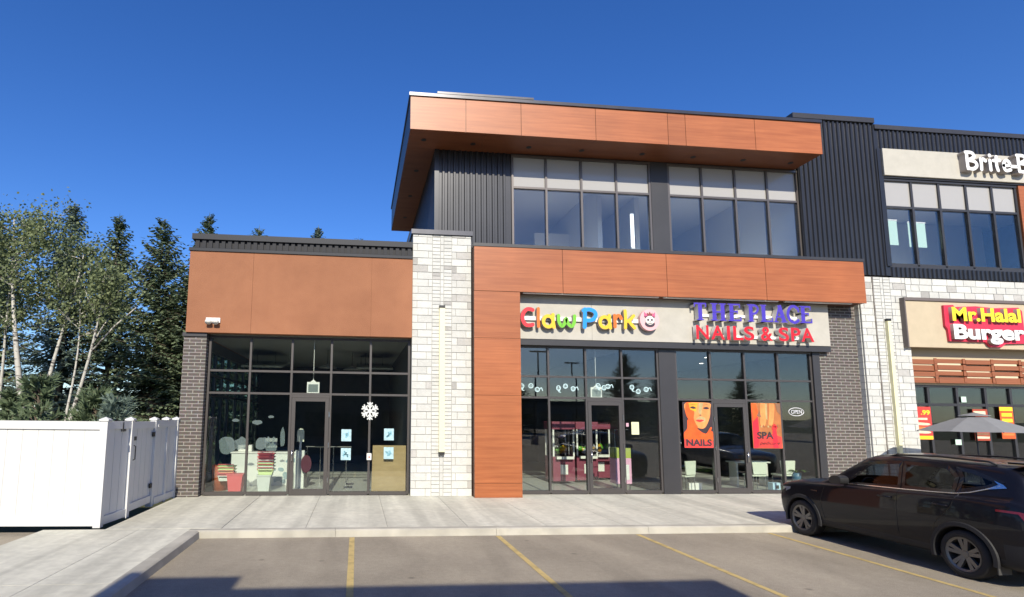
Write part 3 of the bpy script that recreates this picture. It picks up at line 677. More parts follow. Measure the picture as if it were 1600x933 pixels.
# ================================================================== PAPERS, POSTERS AND STICKERS ON THE GLASS
def sheet_thing(name, x0, x1, z0, z1, y, m, label, cat, group=None, th=.004):
    t = empty(name, ((x0 + x1) / 2, y, z0), label, cat, group)
    MB().box(-(x1 - x0) / 2, (x1 - x0) / 2, -th, 0, 0, z1 - z0).build('backing', m, t); return t
PAPB = mat('paper_blue', (.34, .50, .55), .6, noise=.2, nscale=14); INK = mat('paper_print', (.20, .42, .50), .6)
def scribble(t, w_, h_, seed, m=INK, y=-.0055):
    rr = random.Random(seed); mb = MB()
    for k in range(3):
        pts = [((rr.random() - .5) * w_ * .6, h_ * (.25 + .5 * rr.random())) for _ in range(5)]; stroke(mb, pts, .022, y - .0006 * k, y + .001, 0, 0)
    mb.build('print', m, t, fix=False)
for i, (x0, z0, l) in enumerate(((-.40, 1.53, 'pale blue printed sheet high on the pane right of the left shop door'), (-.40, 1.04, 'pale blue printed sheet below another on the pane right of the left shop door'),
                                 (.73, 1.56, 'pale blue printed sheet above the plywood board behind the glass'), (.73, 1.07, 'pale blue printed sheet in front of the plywood board'))):
    t = sheet_thing('window_poster', x0, x0 + .26, z0, z0 + .31, 14.935, PAPB, l, 'poster', 'blue sheets taped to the left shop glass'); scribble(t, .26, .31, i)
t = sheet_thing('notice_paper', 7.68, 7.90, 1.76, 2.11, 15.015, mat('paper_cream', (.66, .66, .42), .6), 'cream sheet of paper taped right of the middle shop door', 'notice'); 
mb = MB(); 
for k in range(7): mb.box(-.08, .07, -.0052, -.0041, .06 + k * .035, .07 + k * .035)
mb.build('print', mat('ink_grey', (.35, .37, .30), .7), t)
sheet_thing('door_sticker', 7.50, 7.575, 1.98, 2.08, 14.965, mat('sticker_pink', (.55, .33, .40), .5), 'small pink square sticker on the frame beside the middle shop door', 'sticker')
t = sheet_thing('lock_box', .28, .40, 1.05, 1.22, 14.885, WHITE, 'white keypad box on the mullion beside the plywood board', 'keypad', th=.05)
mb = MB(); mb.box(-.015, .02, -.056, -.0505, .05, .1); mb.build('keyhole', mat('keyhole', (.3, .05, .04), .5), t)
# snowflake decal
t = empty('snowflake_decal', (.34, 14.885, 2.33), 'white paper snowflake stuck across a mullion of the left shop', 'decal')
mb = MB()
for k in range(6):
    a = R(60 * k + 30); d = Vector((math.cos(a), math.sin(a))); n_ = Vector((-d.y, d.x))
    stroke(mb, [(0, 0), tuple(d * .27)], .05, -.004 - .0006 * k, 0, 0, 0, smooth=0)
    for s_ in (.11, .19):
        for q in (-1, 1): stroke(mb, [tuple(d * s_), tuple(d * (s_ + .07) + n_ * q * .075)], .042, -.009 - .0006 * k - .0003 * q, 0, 0, 0, smooth=0)
fl_ = mb.build('flake', mat('paper_white', (.58, .60, .58), .7), t, fix=False); fl_.scale = (.8, 1, .82)
# plywood
t = empty('plywood_board', (.88, 15.06, .2), 'tan plywood sheet leaning behind the rightmost pane of the left shop', 'board')
MB().prism([(-.46, 0), (.45, 0), (.45, 1.22), (-.44, 1.22)], 'y', 0, .02).build('sheet', mat('plywood', (.42, .30, .15), .8, col2=(.34, .24, .115), nscale=3, stretch=(1, 1, 4)), t)
# doodle decals on transoms
DEC = mat('decal_mint', (.48, .66, .68), .5)
spots = [4.54, 4.80, 4.98, 5.59, 5.79, 6.01, 6.74, 6.91, 7.03, 7.74, 7.92, 8.16]; zz = [3.07, 3.08, 2.98, 3.03, 3.09, 3.02, 3.11, 3.06, 3.1, 3.09, 2.97, 3.03]
where = ['far left pane, first', 'far left pane, second', 'far left pane, lowest', 'second pane, left', 'second pane, highest', 'second pane, right', 'door transom, left', 'door transom, middle', 'door transom, right', 'right pane, left', 'right pane, lowest', 'right pane, right']
for i, (x, z) in enumerate(zip(spots, zz)):
    t = empty('face_decal', (x, 15.018, z), 'pale mint doodled face decal over the middle shop, ' + where[i], 'decal', 'doodled faces along the middle shop transoms')
    mb = MB(); rr = random.Random(40 + i)
    stroke(mb, [(.055 * math.cos(R(a)) * (1 + .2 * rr.random()), .055 * math.sin(R(a)) * (1 + .2 * rr.random())) for a in range(0, 360, 45)], .022, -.003, 0, 0, 0, closed=True)
    for q in (-.022, .022): disc(mb, q, .012, .012, .014, -.0035, 0, 0, 10)
    stroke(mb, [(-.03, -.02), (0, -.034), (.03, -.02)], .012, -.0038, 0, 0, 0, 4)
    if i % 3 == 0: stroke(mb, [(.03, -.07), (.0, -.10), (.06, -.12)], .02, -.003, 0, 0, 0, 4)
    if i % 3 == 2: stroke(mb, [(.07, .02), (.12, .05), (.15, -.03)], .022, -.0031, 0, 0, 0, 4)
    mb.build('doodle', DEC, t, fix=False)
# OPEN neon
t = empty('open_sign', (12.72, 15.03, 2.45), 'unlit oval neon OPEN sign hanging behind the salon glass', 'sign')
mb = MB(); NE = mat('neon_tube', (.62, .62, .64), .3)
mb.tube([(.235 * math.cos(R(a)), 0, .115 * math.sin(R(a))) for a in range(0, 361, 12)], .012, 6); mb.build('oval_tube', NE, t, smooth=True)
add_mesh('lettering', text_mesh('OPEN', .34, .11, .02, NE, 0, .15), t, (-.17, .0, -.055))
MB().tube([(-.12, .01, .1), (-.12, .01, .26)], .003, 4).tube([(.12, .01, .1), (.12, .01, .26)], .003, 4).build('hanging_wire', BLACK, t)

# salon posters: flat printed colour shapes, layered
def P2(t, pts, m, k, name='print', smooth=0):
    if smooth: pts = catmull(pts, smooth, True)
    pts = [(max(-.438, min(.438, p[0])), min(1.284, p[1])) for p in pts]
    return MB().prism(pts, 'y', -.005 - .0012 * k, -.004 - .0012 * (k - 1)).build(name, m, t)
cm = lambda n, c, r=.5: mat('ink_' + n, c, r, noise=.22, nscale=3.5)
RED = cm('red', (.72, .05, .04)); SKIN = cm('skin', (.74, .26, .075)); SKO = cm('skin_orange', (.78, .10, .012)); SKY = cm('skin_yellow', (.85, .36, .02)); SKL = cm('skin_olive', (.42, .32, .14)); BLK = cm('black', (.04, .025, .03)); LIP = cm('lip', (.62, .03, .03)); PNK = cm('pink', (.72, .02, .04)); TAN = cm('tan', (.40, .14, .04)); BRN = cm('brown', (.22, .11, .06))
t = sheet_thing('window_poster', 9.19, 10.07, 1.40, 2.69, 14.965, BLK, 'orange poster of a woman face with the word NAILS in the salon window', 'poster', 'salon window posters')
P2(t, [(-.43, .01), (.43, .01), (.43, .27), (-.43, .34)], RED, 1)
P2(t, [(-.43, .25), (-.43, .42), (-.33, .55), (-.30, .80), (-.10, .62), (.02, .50), (.22, .40), (.43, .47), (.43, .2)], SKO, 2, smooth=4)
P2(t, [(-.33, 1.27), (-.36, 1.0), (-.28, .80), (-.14, .64), (.06, .545), (.20, .57), (.30, .72), (.37, .9), (.39, 1.1), (.36, 1.27)], SKIN, 3, smooth=4)
P2(t, [(-.33, 1.27), (-.36, 1.0), (-.28, .80), (-.14, .64), (.0, .56), (-.12, .8), (-.10, 1.0), (-.16, 1.27)], SKO, 4, smooth=4)
P2(t, [(-.26, 1.27), (-.22, 1.08), (-.05, 1.02), (.02, 1.27)], SKY, 5)
P2(t, [(.06, 1.27), (.02, 1.0), (.10, .93), (.19, 1.27)], SKL, 5.5)
P2(t, [(-.05, .8), (.06, .88), (.2, .86), (.22, .76), (.1, .72)], SKL, 6, smooth=4)
P2(t, [(-.22, 1.135), (-.13, 1.17), (-.03, 1.12), (-.12, 1.10)], BLK, 7, smooth=4); P2(t, [(.17, 1.12), (.27, 1.16), (.36, 1.12), (.27, 1.09)], BLK, 7, smooth=4)
P2(t, [(-.27, 1.2), (-.14, 1.235), (.0, 1.2), (-.14, 1.22)], BRN, 7); P2(t, [(.16, 1.19), (.28, 1.24), (.38, 1.2), (.28, 1.225)], BRN, 7)
P2(t, [(.03, .92), (.08, .945), (.13, .915), (.08, .90)], BRN, 7)
P2(t, [(-.06, .775), (.02, .80), (.06, .79), (.10, .80), (.18, .775), (.06, .73)], LIP, 8, smooth=3)
P2(t, [(.0, .30), (.04, .42), (.22, .40), (.36, .58), (.40, .55), (.28, .33)], SKO, 8, smooth=4)
add_mesh('lettering', text_mesh('NAILS', .76, .19, .003, BLK, .03), t, (-.38, -.0148, .06))
t = sheet_thing('window_poster', 11.27, 12.17, 1.40, 2.69, 14.965, TAN, 'red and tan poster of feet and flowers with the word SPA in the salon window', 'poster', 'salon window posters')
P2(t, [(-.44, .01), (.44, .01), (.44, .33), (.1, .42), (-.44, .3)], RED, 1); P2(t, [(-.44, .01), (-.30, .01), (-.24, .4), (-.26, 1.0), (-.44, 1.27)], PNK, 2)
P2(t, [(-.44, 1.28), (-.3, 1.28), (-.22, .95), (-.42, .75)], SKO, 3)
P2(t, [(-.16, 1.28), (-.02, 1.28), (.0, .85), (-.08, .62), (-.20, .70), (-.18, .95)], SKIN, 3, smooth=4); P2(t, [(.12, 1.28), (.26, 1.28), (.24, .92), (.16, .66), (.05, .70), (.10, 1.0)], SKIN, 3, smooth=4)
P2(t, [(-.02, 1.28), (.04, 1.28), (.03, .8), (-.02, .85)], SKL, 4); P2(t, [(.3, 1.28), (.44, 1.28), (.44, .95), (.34, 1.05)], BRN, 4); P2(t, [(-.3, .92), (-.2, 1.08), (-.16, .88)], BRN, 4.5)
P2(t, [(.16, .01), (.32, .01), (.28, .6), (.22, .66), (.16, .5)], PNK, 5); P2(t, [(.14, .55), (.22, .7), (.32, .6), (.24, .5)], LIP, 6, smooth=3)
for q in range(9): P2(t, [(-.2 + .07 * q, .60 + .03 * (q % 3)), (-.17 + .07 * q, .66 + .02 * (q % 2)), (-.14 + .07 * q, .59)], (SKL, BRN, TAN)[q % 3], 6)
add_mesh('lettering', text_mesh('SPA', .50, .20, .003, BLK, .03), t, (-.32, -.0145, .27))
add_mesh('lettering', text_mesh('pedicure', .62, .12, .003, BLK, 0, .35), t, (-.26, -.0145, .08))
# burger posters
PR = cm('poster_red', (.55, .05, .04)); PY = cm('poster_yellow', (.85, .66, .03)); PW = cm('poster_cream', (.72, .60, .42)); PO = cm('poster_orange', (.68, .20, .05))
t = sheet_thing('window_poster', 16.38, 17.06, 1.68, 2.65, 15.03, PR, 'red burger poster with a yellow .99 price at the edge of the stone wall', 'poster', 'burger shop window posters')
add_mesh('lettering', text_mesh('.99', .30, .14, .003, PY, .03), t, (-.0, -.005, .73)); P2(t, [(-.33, .01), (.33, .01), (.33, .11), (-.33, .11)], PY, 1)
for k in range(3): P2(t, [(-.3, .2 + .12 * k), (.2, .18 + .12 * k), (.24, .24 + .12 * k), (-.3, .27 + .12 * k)], PO if k % 2 else PW, 1, smooth=3)
P2(t, [(-.1, .58), (.2, .58), (.2, .64), (-.1, .64)], PW, 1)
t = sheet_thing('window_poster', 18.45, 19.0 - .05, 1.66, 2.60, 15.03, cm('poster_maroon', (.36, .06, .03)), 'red burger poster half hidden behind the grey patio umbrella', 'poster', 'burger shop window posters')
P2(t, [(-.22, .78), (.18, .78), (.18, .88), (-.22, .88)], PW, 1)
for k in range(4): P2(t, [(-.22, .06 + .1 * k), (.22, .06 + .1 * k), (.24, .12 + .1 * k), (-.2, .13 + .1 * k)], (PW, BRN, PW, PO)[k], 1)
t = sheet_thing('window_poster', 19.36, 19.82, 1.72, 2.68, 15.03, cm('poster_rust', (.55, .10, .02)), 'orange poster with a yellow header at the right of the burger windows', 'poster', 'burger shop window posters')
P2(t, [(-.22, .84), (.22, .84), (.22, .95), (-.22, .95)], PY, 1)
for k in range(2): P2(t, [(-.17, .50 + .17 * k), (.18, .50 + .17 * k), (.18, .6 + .17 * k), (-.17, .6 + .17 * k)], PY, 1)
for k in range(3): P2(t, [(-.19, .1 + .1 * k), (.19, .1 + .1 * k), (.19, .16 + .1 * k), (-.19, .16 + .1 * k)], PO, 1)
sheet_thing('door_notice', 17.78, 17.98, 1.53, 1.69, 15.035, mat('notice_mint', (.50, .66, .55), .6), 'pale mint notice low on the dark burger shop glass', 'notice')
sheet_thing('transom_notice', 18.13, 18.30, 2.80, 2.97, 15.04, MT['notice_mint'], 'pale mint notice in the burger shop transom above the umbrella', 'notice')

# ================================================================== SHOP CONTENTS
# left shop
t = empty('service_counter', (-2.7, 17.0, .135), 'white service counter with grey shell prints inside the left shop', 'counter')
MB().box(-.95, 1.15, 0, .55, 0, .93).build('body', mat('counter_white', (.72, .74, .70), .5), t); MB().box(-.98, 1.18, -.03, .58, .931, .97).build('top', WHITE, t)
mb = MB(); rr = random.Random(3)
for k in range(9):
    cx, cz = .05 + rr.random() * .95, .12 + rr.random() * .65
    mb.prism(catmull([(cx + (.05 + .07 * rr.random()) * math.cos(R(a)), cz + (.03 + .06 * rr.random()) * math.sin(R(a))) for a in range(0, 360, 60)], 4, True), 'y', -.004 - .0005 * k, -.001)
mb.build('print', mat('print_grey', (.30, .40, .44), .7), t)
t = empty('cash_register', (-2.55, 17.2, 1.105), 'grey screen till standing on the white counter of the left shop', 'till')
MB().box(-.15, .15, 0, .18, .0, .05).build('base', BLACK, t); MB().box(-.18, .18, -.02, .01, .12, .4).build('screen', mat('screen_grey', (.35, .38, .38), .3), t); MB().box(-.03, .03, .02, .06, .05, .14).build('stem', BLACK, t)
t = empty('receipt_printer', (-3.3, 17.15, 1.105), 'small white box printer on the left end of the counter', 'printer')
MB().box(-.2, .2, 0, .25, 0, .2).build('body', WHITE, t, bevel=.015); MB().box(-.02, .08, -.01, 0, .08, .13).build('slot', BLACK, t)
def bin_(x, y, w_, h_, m, label, name='plastic_bin', group=None):
    t = empty(name, (x, y, .135), label, 'bin', group); mb = MB(); a, b = w_ * .38, w_ * .5
    i = 0
    for (z0, r0_, z1, r1_) in ((0, a, h_ - .03, b), (h_ - .03, b + .015, h_, b + .015)):
        mb.v += [(-r0_, -r0_, z0), (r0_, -r0_, z0), (r0_, r0_, z0), (-r0_, r0_, z0), (-r1_, -r1_, z1), (r1_, -r1_, z1), (r1_, r1_, z1), (-r1_, r1_, z1)]
        for f in ((0, 3, 2, 1), (0, 1, 5, 4), (1, 2, 6, 5), (2, 3, 7, 6), (3, 0, 4, 7)) + (((4, 5, 6, 7),) if i else ()): mb.f.append(tuple(q + 8 * i for q in f)); mb.m.append(0)
        i += 1
    mb.build('tub', m, t); return t
PINK = mat('bin_red', (.70, .13, .14), .5); GREY = mat('bin_grey', (.62, .66, .62), .5); LIME = mat('basket_lime', (.55, .68, .30), .5)
bin_(-3.17, 15.45, .40, .50, PINK, 'pink red plastic tub on the floor by the left shop glass')
bin_(-2.45, 15.6, .36, .46, GREY, 'pale grey plastic tub on the floor below a stack of baskets')
def baskets(x, y, z, n, cols, label):
    for k in range(n):
        t = empty('shopping_basket', (x, y, z + .085 * k), label % (('bottom', 'second', 'third', 'fourth', 'fifth', 'sixth')[k]), 'basket', 'stacked shopping baskets in the left shop')
        m_ = cols[k % len(cols)]; mb = MB(); mb.prism([(-.17, 0), (.17, 0), (.2, .12), (-.2, .12)], 'y', -.14, .14); mb.box(-.225, .225, -.165, .165, .12, .145); mb.build('body', m_, t)
        MB().tube([(-.21, -.17, .13), (-.2, -.18, .19), (.2, -.18, .19), (.21, -.17, .13)], .009, 6).build('handle', PINK, t)
baskets(-2.42, 15.62, .60, 6, (LIME, GREY, LIME, GREY, PINK, PINK), '%s basket of the stack on the grey tub')
baskets(-3.48, 15.75, .42, 4, (GREY, PINK, LIME, LIME), '%s basket of the stack beside the pink tub')
t = empty('orange_crate', (-3.7, 16.0, .135), 'rust orange round bin behind the far left pane', 'bin'); MB().lathe([(.19, 0), (.23, .68), (.2, .68), (.17, .05)], 0, 0, 20).build('tub', mat('rust', (.38, .09, .035), .5), t, smooth=True)
t = empty('paper_lantern', (-1.62, 16.6, .135), 'white slim stand with a pale arched top behind the left shop door', 'stand'); MB().box(-.13, .13, -.1, .1, 0, 1.05).build('column', MT['counter_white'], t); MB().prism([(-.1, 1.3)] + [(.1 * math.cos(R(a)) , 1.58 + .1 * math.sin(R(a))) for a in range(180, -1, -20)] + [(.1, 1.3)], 'y', -.02, .02).build('arch', mat('arch_cream', (.72, .74, .60), .5), t); MB().box(-.03, .03, -.02, .02, 1.05, 1.3).build('stem', WHITE, t)
t = empty('prize_wheel', (-1.42, 16.4, .135), 'dark red and blue round wheel beside the pale stand', 'wheel'); mb = MB(); disc(mb, 0, .68, .15, .25, -.04, .04); mb.build('disc', mat('wheel_red', (.09, .015, .03), .5), t); MB().box(-.03, .03, .0, .06, 0, .7).build('stem', BLACK, t)
t = empty('hand_rail', (-.9, 17.6, .135), 'thin dark barrier rail inside the left shop door', 'rail'); mb = MB()
for q in range(4): mb.tube([(-.6 + .4 * q, 0, 0), (-.6 + .4 * q, 0, 1.1)], .014, 6)
mb.tube([(-.65, 0, 1.1), (.75, 0, 1.1)], .018, 6); mb.build('bars', mat('steel', (.5, .5, .5), .25, 1), t)
for (x, y, l) in ((-.98, 18, 'round pendant lamp left of the other two under the left shop ceiling'), (-.2, 18.6, 'round pendant lamp in the middle under the left shop ceiling'), (.1, 19.6, 'round pendant lamp farthest in under the left shop ceiling')):
    t = empty('pendant_lamp', (x, y, 3.72), l, 'lamp', 'pendant lamps in the left shop'); MB().lathe([(.3, 0), (.27, .03), (.05, .12), (.03, .14)], 0, 0, 20).build('shade', mat('lamp_grey', (.4, .4, .4), .4), t, smooth=True); MB().tube([(0, 0, .14), (0, 0, .59)], .01, 6).build('cord', BLACK, t)
for (x, y, w_, l) in ((-3.1, 18.2, 1.3, 'pale ceiling panel at the left of the left shop'), (.55, 18.2, 1.2, 'pale ceiling panel at the right of the left shop')):
    t = empty('ceiling_panel', (x, y, 3.72), l, 'ceiling panel', 'pale panels hung in the left shop'); t.rotation_euler = (.16, 0, 0); MB().box(-w_ / 2, w_ / 2, 0, 2, 0, .06).build('board', mat('panel_pale', (.5, .53, .5), .8), t)
    MB().tube([(-.3, 1, .06), (-.3, 1, .6)], .008, 5).tube([(.3, 1, .06), (.3, 1, .6)], .008, 5).build('hanger', BLACK, t)
for (x, y, z, l) in ((-1.19, 15.12, 2.78, 'square white hanging sign above the left shop door'), (6.76, 15.2, 2.77, 'square white hanging sign above the middle shop door')):
    t = empty('hanging_sign', (x, y, z), l, 'hanging sign', 'hanging signs inside the doors')
    MB().box(-.165, .165, -.02, .02, 0, .31).build('panel', WHITE, t); MB().box(-.13, .13, -.024, -.0201, .04, .25).build('print', mat('print_slate', (.16, .19, .19), .6), t)
    MB().tube([(0, 0, .31), (0, 0, 1.5)], .008, 6).build('rod', WHITE, t); MB().prism([(-.08, .311), (.08, .311), (0, .38)], 'y', -.012, .012).build('hanger', WHITE, t)
GH = mat('decal_frost', (.22, .27, .28), .8); nn_ = GH.node_tree.nodes; tr_ = nn_.new('ShaderNodeBsdfTransparent'); mx_ = nn_.new('ShaderNodeMixShader'); mx_.inputs[0].default_value = .55
GH.node_tree.links.new(nn_['Principled BSDF'].outputs[0], mx_.inputs[1]); GH.node_tree.links.new(tr_.outputs[0], mx_.inputs[2]); GH.node_tree.links.new(mx_.outputs[0], [q for q in nn_ if q.type == 'OUTPUT_MATERIAL'][0].inputs[0])
for i, (x, z, s_, l) in enumerate(((-3.33, 1.42, .22, 'large frosted round decal left of the first mullion'), (-2.98, 1.45, .17, 'frosted ear shaped decal beside the large round one'), (-2.45, 1.45, .17, 'frosted round decal on the second pane'), (-2.22, 1.42, .12, 'frosted rabbit decal on the second pane'), (-1.93, 1.62, .11, 'tall frosted giraffe decal near the left door'), (-2.6, 2.0, .13, 'frosted cloud decal on the second pane'), (-3.15, 2.05, .09, 'small frosted cloud decal on the far left pane'), (-2.25, 2.15, .08, 'small frosted cloud decal near the top of the second pane'))):
    t = empty('window_decal', (x, 14.96, z), l, 'decal', 'frosted animal and cloud decals'); mb = MB(); rr = random.Random(i)
    asp = 2.3 if 'giraffe' in l else .45 if 'cloud' in l else 1
    pts = [(s_ * math.cos(R(a)) * (.8 + .35 * rr.random()) * (.6 if asp > 2 else 1), s_ * asp * math.sin(R(a)) * (.8 + .35 * rr.random())) for a in range(0, 360, 30)]
    if 'rabbit' in l: pts = [(-.12, -.15), (-.12, .02), (-.08, .05), (-.1, .2), (-.05, .2), (-.03, .06), (.02, .06), (.04, .2), (.09, .19), (.07, .04), (.12, 0), (.13, -.15)]
    mb.prism(catmull(pts, 3, True), 'y', -.003, 0); mb.build('film', GH, t)
# middle shop: pink claw machines and a trolley
PK = mat('machine_pink', (.24, .06, .095), .35); MG = mat('machine_glass', (.05, .05, .06), .05)
for i, (x, y, l) in enumerate(((6.55, 17.6, 'pink claw machine farthest left inside the middle shop'), (7.45, 17.9, 'pink claw machine second from left behind the middle shop door'), (8.2, 18.6, 'pink claw machine at the right rear of the middle shop'), (5.3, 20.5, 'pink claw machine deep inside at the left of the middle shop'))):
    t = empty('claw_machine', (x, y, .135), l, 'claw machine', 'pink claw machines'); MB().box(-.36, .36, -.36, .4, .08, .85).build('cabinet', PK, t, bevel=.02)
    f = MB()
    for a in (-.33, .33):
        for b in (-.33, .37): f.box(a - .025, a + .025, b - .025, b + .025, .852, 1.7)
    f.build('post', WHITE, t); MB().box(-.30, .30, -.30, .34, .853, 1.69).build('display_case', glass_mat('case_glass', (.8, .8, .85), 1.4, wavy=0) if 'case_glass' not in MT else MT['case_glass'], t)
    MB().box(-.38, .38, -.38, .42, 1.702, 1.95).build('header', PK, t, bevel=.02); MB().box(-.28, .28, -.50, -.362, .78, .86).build('control_shelf', WHITE, t); MB().box(-.12, .12, -.375, -.361, .3, .6).build('prize_door', WHITE, t)
    mb = MB(); rr = random.Random(i)
    for k in range(14):
        r_ = .07 + .04 * rr.random(); mb.lathe([(r_ * math.sin(R(a)) + .001, 1.0 + .12 * rr.random() * (k % 2) - r_ * math.cos(R(a))) for a in range(0, 181, 36)], (rr.random() - .5) * .4, (rr.random() - .5) * .4, 8, k % 3)
    mb.build('toys', [MT['sign_yellow'], MT['sign_green'], WHITE], t, smooth=True)
t = empty('pink_trolley', (7.68, 15.75, .135), 'pink sided trolley cart standing in sun by the middle shop door', 'trolley')
MB().box(-.24, .24, -.2, .2, .2, .93).build('body', mat('trolley_pink', (.78, .42, .58), .4), t, bevel=.02); MB().box(-.08, .16, -.206, -.2005, .32, .75).build('label_sheet', WHITE, t); MB().box(-.23, .23, -.19, .19, .935, 1.22).build('bottle_row', mat('bottle_green', (.40, .45, .10), .4), t)
for a in (-.19, .19): MB().tube([(a, -.15, .0), (a, -.15, .2)], .02, 8).build('leg', mat('steel', (.5, .5, .5), .25, 1), t)
MB().tube([(-.23, -.16, .9), (-.23, -.16, 1.75), (.2, -.16, 1.75)], .013, 6).build('rail', mat('steel', (.5, .5, .5), .25, 1), t)
# salon: chairs, plants
def chair(x, y, label, rz=0):
    t = empty('white_chair', (x, y, .135), label, 'chair', 'white chairs in the salon', rz); CW = mat('chair_cream', (.70, .74, .62), .5)
    MB().prism([(-.2, .46), (.2, .46), (.24, .86), (-.24, .86)], 'y', -.05, .0).build('backrest', CW, t, bevel=.012); MB().box(-.22, .22, -.02, .42, .40, .45).build('seat', CW, t, bevel=.012)
    for a in (-.19, .19):
        for b in (0, .38): MB().tube([(a, b, .4), (a * 1.1, b, 0)], .013, 6).build('leg', mat('steel', (.5, .5, .5), .25, 1), t)
chair(11.95, 15.7, 'white chair in sunlight below the SPA poster'); chair(12.95, 15.8, 'white chair beside the potted plant by the salon jamb'); chair(9.68, 15.55, 'low white chair beside the palm below the NAILS poster', .4)
LEAF = mat('houseplant', (.09, .17, .03), .5)
def plant(x, y, z0, pot_m, n, L, label):
    t = empty('potted_plant', (x, y, .135), label, 'plant'); MB().lathe([(.10, z0), (.14, z0 + .26), (.12, z0 + .26), (.1, z0 + .2)], 0, 0, 16).build('pot', pot_m, t, smooth=True)
    if z0 > .1: MB().box(-.2, .2, -.2, .2, 0, z0 - .001).build('stand', WHITE, t)
    mb = MB(); rr = random.Random(n)
    for k in range(n):
        a = rr.random() * 6.28; l = L * (.6 + .5 * rr.random()); d = Vector((math.cos(a), math.sin(a), 0)); s_ = Vector((-d.y, d.x, 0)) * .028; prev = None
        for q in range(6):
            u = q / 5; p = d * l * u + Vector((0, 0, z0 + .24 + l * (1.1 * u - .9 * u * u))); w_ = s_ * (1 - abs(u - .4) * 1.3)
            if prev: mb.poly([prev[0], prev[1], p - w_, p + w_])
            prev = (p + w_, p - w_)
    mb.build('leaves', LEAF, t, fix=False)
plant(13.2, 15.75, .25, mat('pot_blue', (.06, .16, .26), .4), 34, .33, 'leafy plant in a blue pot beside the salon jamb')
plant(10.0, 16.0, .2, mat('pot_dark', (.05, .05, .05), .5), 40, .62, 'arching palm in a dark pot below the NAILS poster')
t = empty('carton', (12.25, 15.5, .135), 'pale blue carton on the salon floor', 'box'); MB().box(-.12, .12, -.1, .1, 0, .25).build('box', mat('carton_blue', (.45, .66, .78), .5), t); MB().box(-.03, .07, -.103, -.1005, .08, .18).build('print', BLACK, t)
t = empty('manicure_table', (12.45, 16.6, .135), 'low pale manicure table behind the white chairs', 'table'); MB().box(-.6, .6, 0, .45, .72, .76).build('tabletop', mat('counter_white', (.72, .74, .70), .5), t)
for a in (-.5, .5): MB().box(a - .03, a + .03, .05, .4, 0, .719).build('leg', WHITE, t)
for i, (x, y, wh) in enumerate(((10.4, 18.4, 'nearest the left'), (12.3, 18.4, 'nearest the right'), (11.3, 20.6, 'in the middle row'), (13.4, 20.4, 'by the right wall'), (10.2, 22.5, 'farthest in'))):
    t = empty('ceiling_light', (x, y, 4.385), 'small lit round ceiling light in the salon, ' + wh, 'ceiling light', 'salon ceiling lights'); LM = mat('lit_lens', (.9, .9, .85), .5); LM.node_tree.nodes['Principled BSDF'].inputs['Emission Color'].default_value = (1, .95, .85, 1); LM.node_tree.nodes['Principled BSDF'].inputs['Emission Strength'].default_value = 5
    MB().lathe([(.07, -.004), (.07, .012)], 0, 0, 14).build('lens', LM, t); MB().lathe([(.075, 0), (.1, 0), (.1, .014), (.075, .014)], 0, 0, 14).build('trim_ring', WHITE, t)
# upper rooms
t = empty('roller_blind', (16.28, 15.05, 7.62), 'mint roller blind half lowered in the first upper right window', 'blind', 'mint roller blinds upstairs'); BL = mat('blind_mint', (.52, .70, .60), .7)
MB().box(-.30, .29, 0, .006, 0, .78).build('cloth', BL, t); MB().tube([(-.32, .02, .8), (.31, .02, .8)], .03, 8).build('roller', WHITE, t)
t = empty('roller_blind', (17.24, 15.05, 7.58), 'mint roller blind half lowered in the second upper right window', 'blind', 'mint roller blinds upstairs'); MB().box(-.30, .30, 0, .006, 0, .78).build('cloth', BL, t); MB().tube([(-.32, .02, .8), (.32, .02, .8)], .03, 8).build('roller', WHITE, t)
t = empty('light_tube', (8.2, 15.5, 7.35), 'white upright strip light in the upper window beside the dark column', 'light'); LT = mat('lit_diffuser', (.9, .9, .88), .5); LT.node_tree.nodes['Principled BSDF'].inputs['Emission Color'].default_value = (.95, 1, .97, 1); LT.node_tree.nodes['Principled BSDF'].inputs['Emission Strength'].default_value = 1.2
MB().box(-.045, .045, 0, .05, 0, 1.05).build('diffuser', LT, t); MB().box(-.055, .055, -.005, .055, -.05, -.001).build('end_cap', WHITE, t)

# ================================================================== CAR
import bisect
def pchip(xs, ys):
    n = len(xs); h = [xs[i + 1] - xs[i] for i in range(n - 1)]; dl = [(ys[i + 1] - ys[i]) / h[i] for i in range(n - 1)]; d = [0] * n
    d[0], d[-1] = dl[0], dl[-1]
    for i in range(1, n - 1):
        if dl[i - 1] * dl[i] > 0: w1 = 2 * h[i] + h[i - 1]; w2 = h[i] + 2 * h[i - 1]; d[i] = (w1 + w2) / (w1 / dl[i - 1] + w2 / dl[i])
    def f(x):
        i = max(0, min(n - 2, bisect.bisect_right(xs, x) - 1)); t = (x - xs[i]) / h[i]
        return ys[i] * (1 + 2 * t) * (1 - t) ** 2 + h[i] * d[i] * t * (1 - t) ** 2 + ys[i + 1] * t * t * (3 - 2 * t) + h[i] * d[i + 1] * t * t * (t - 1)
    return f
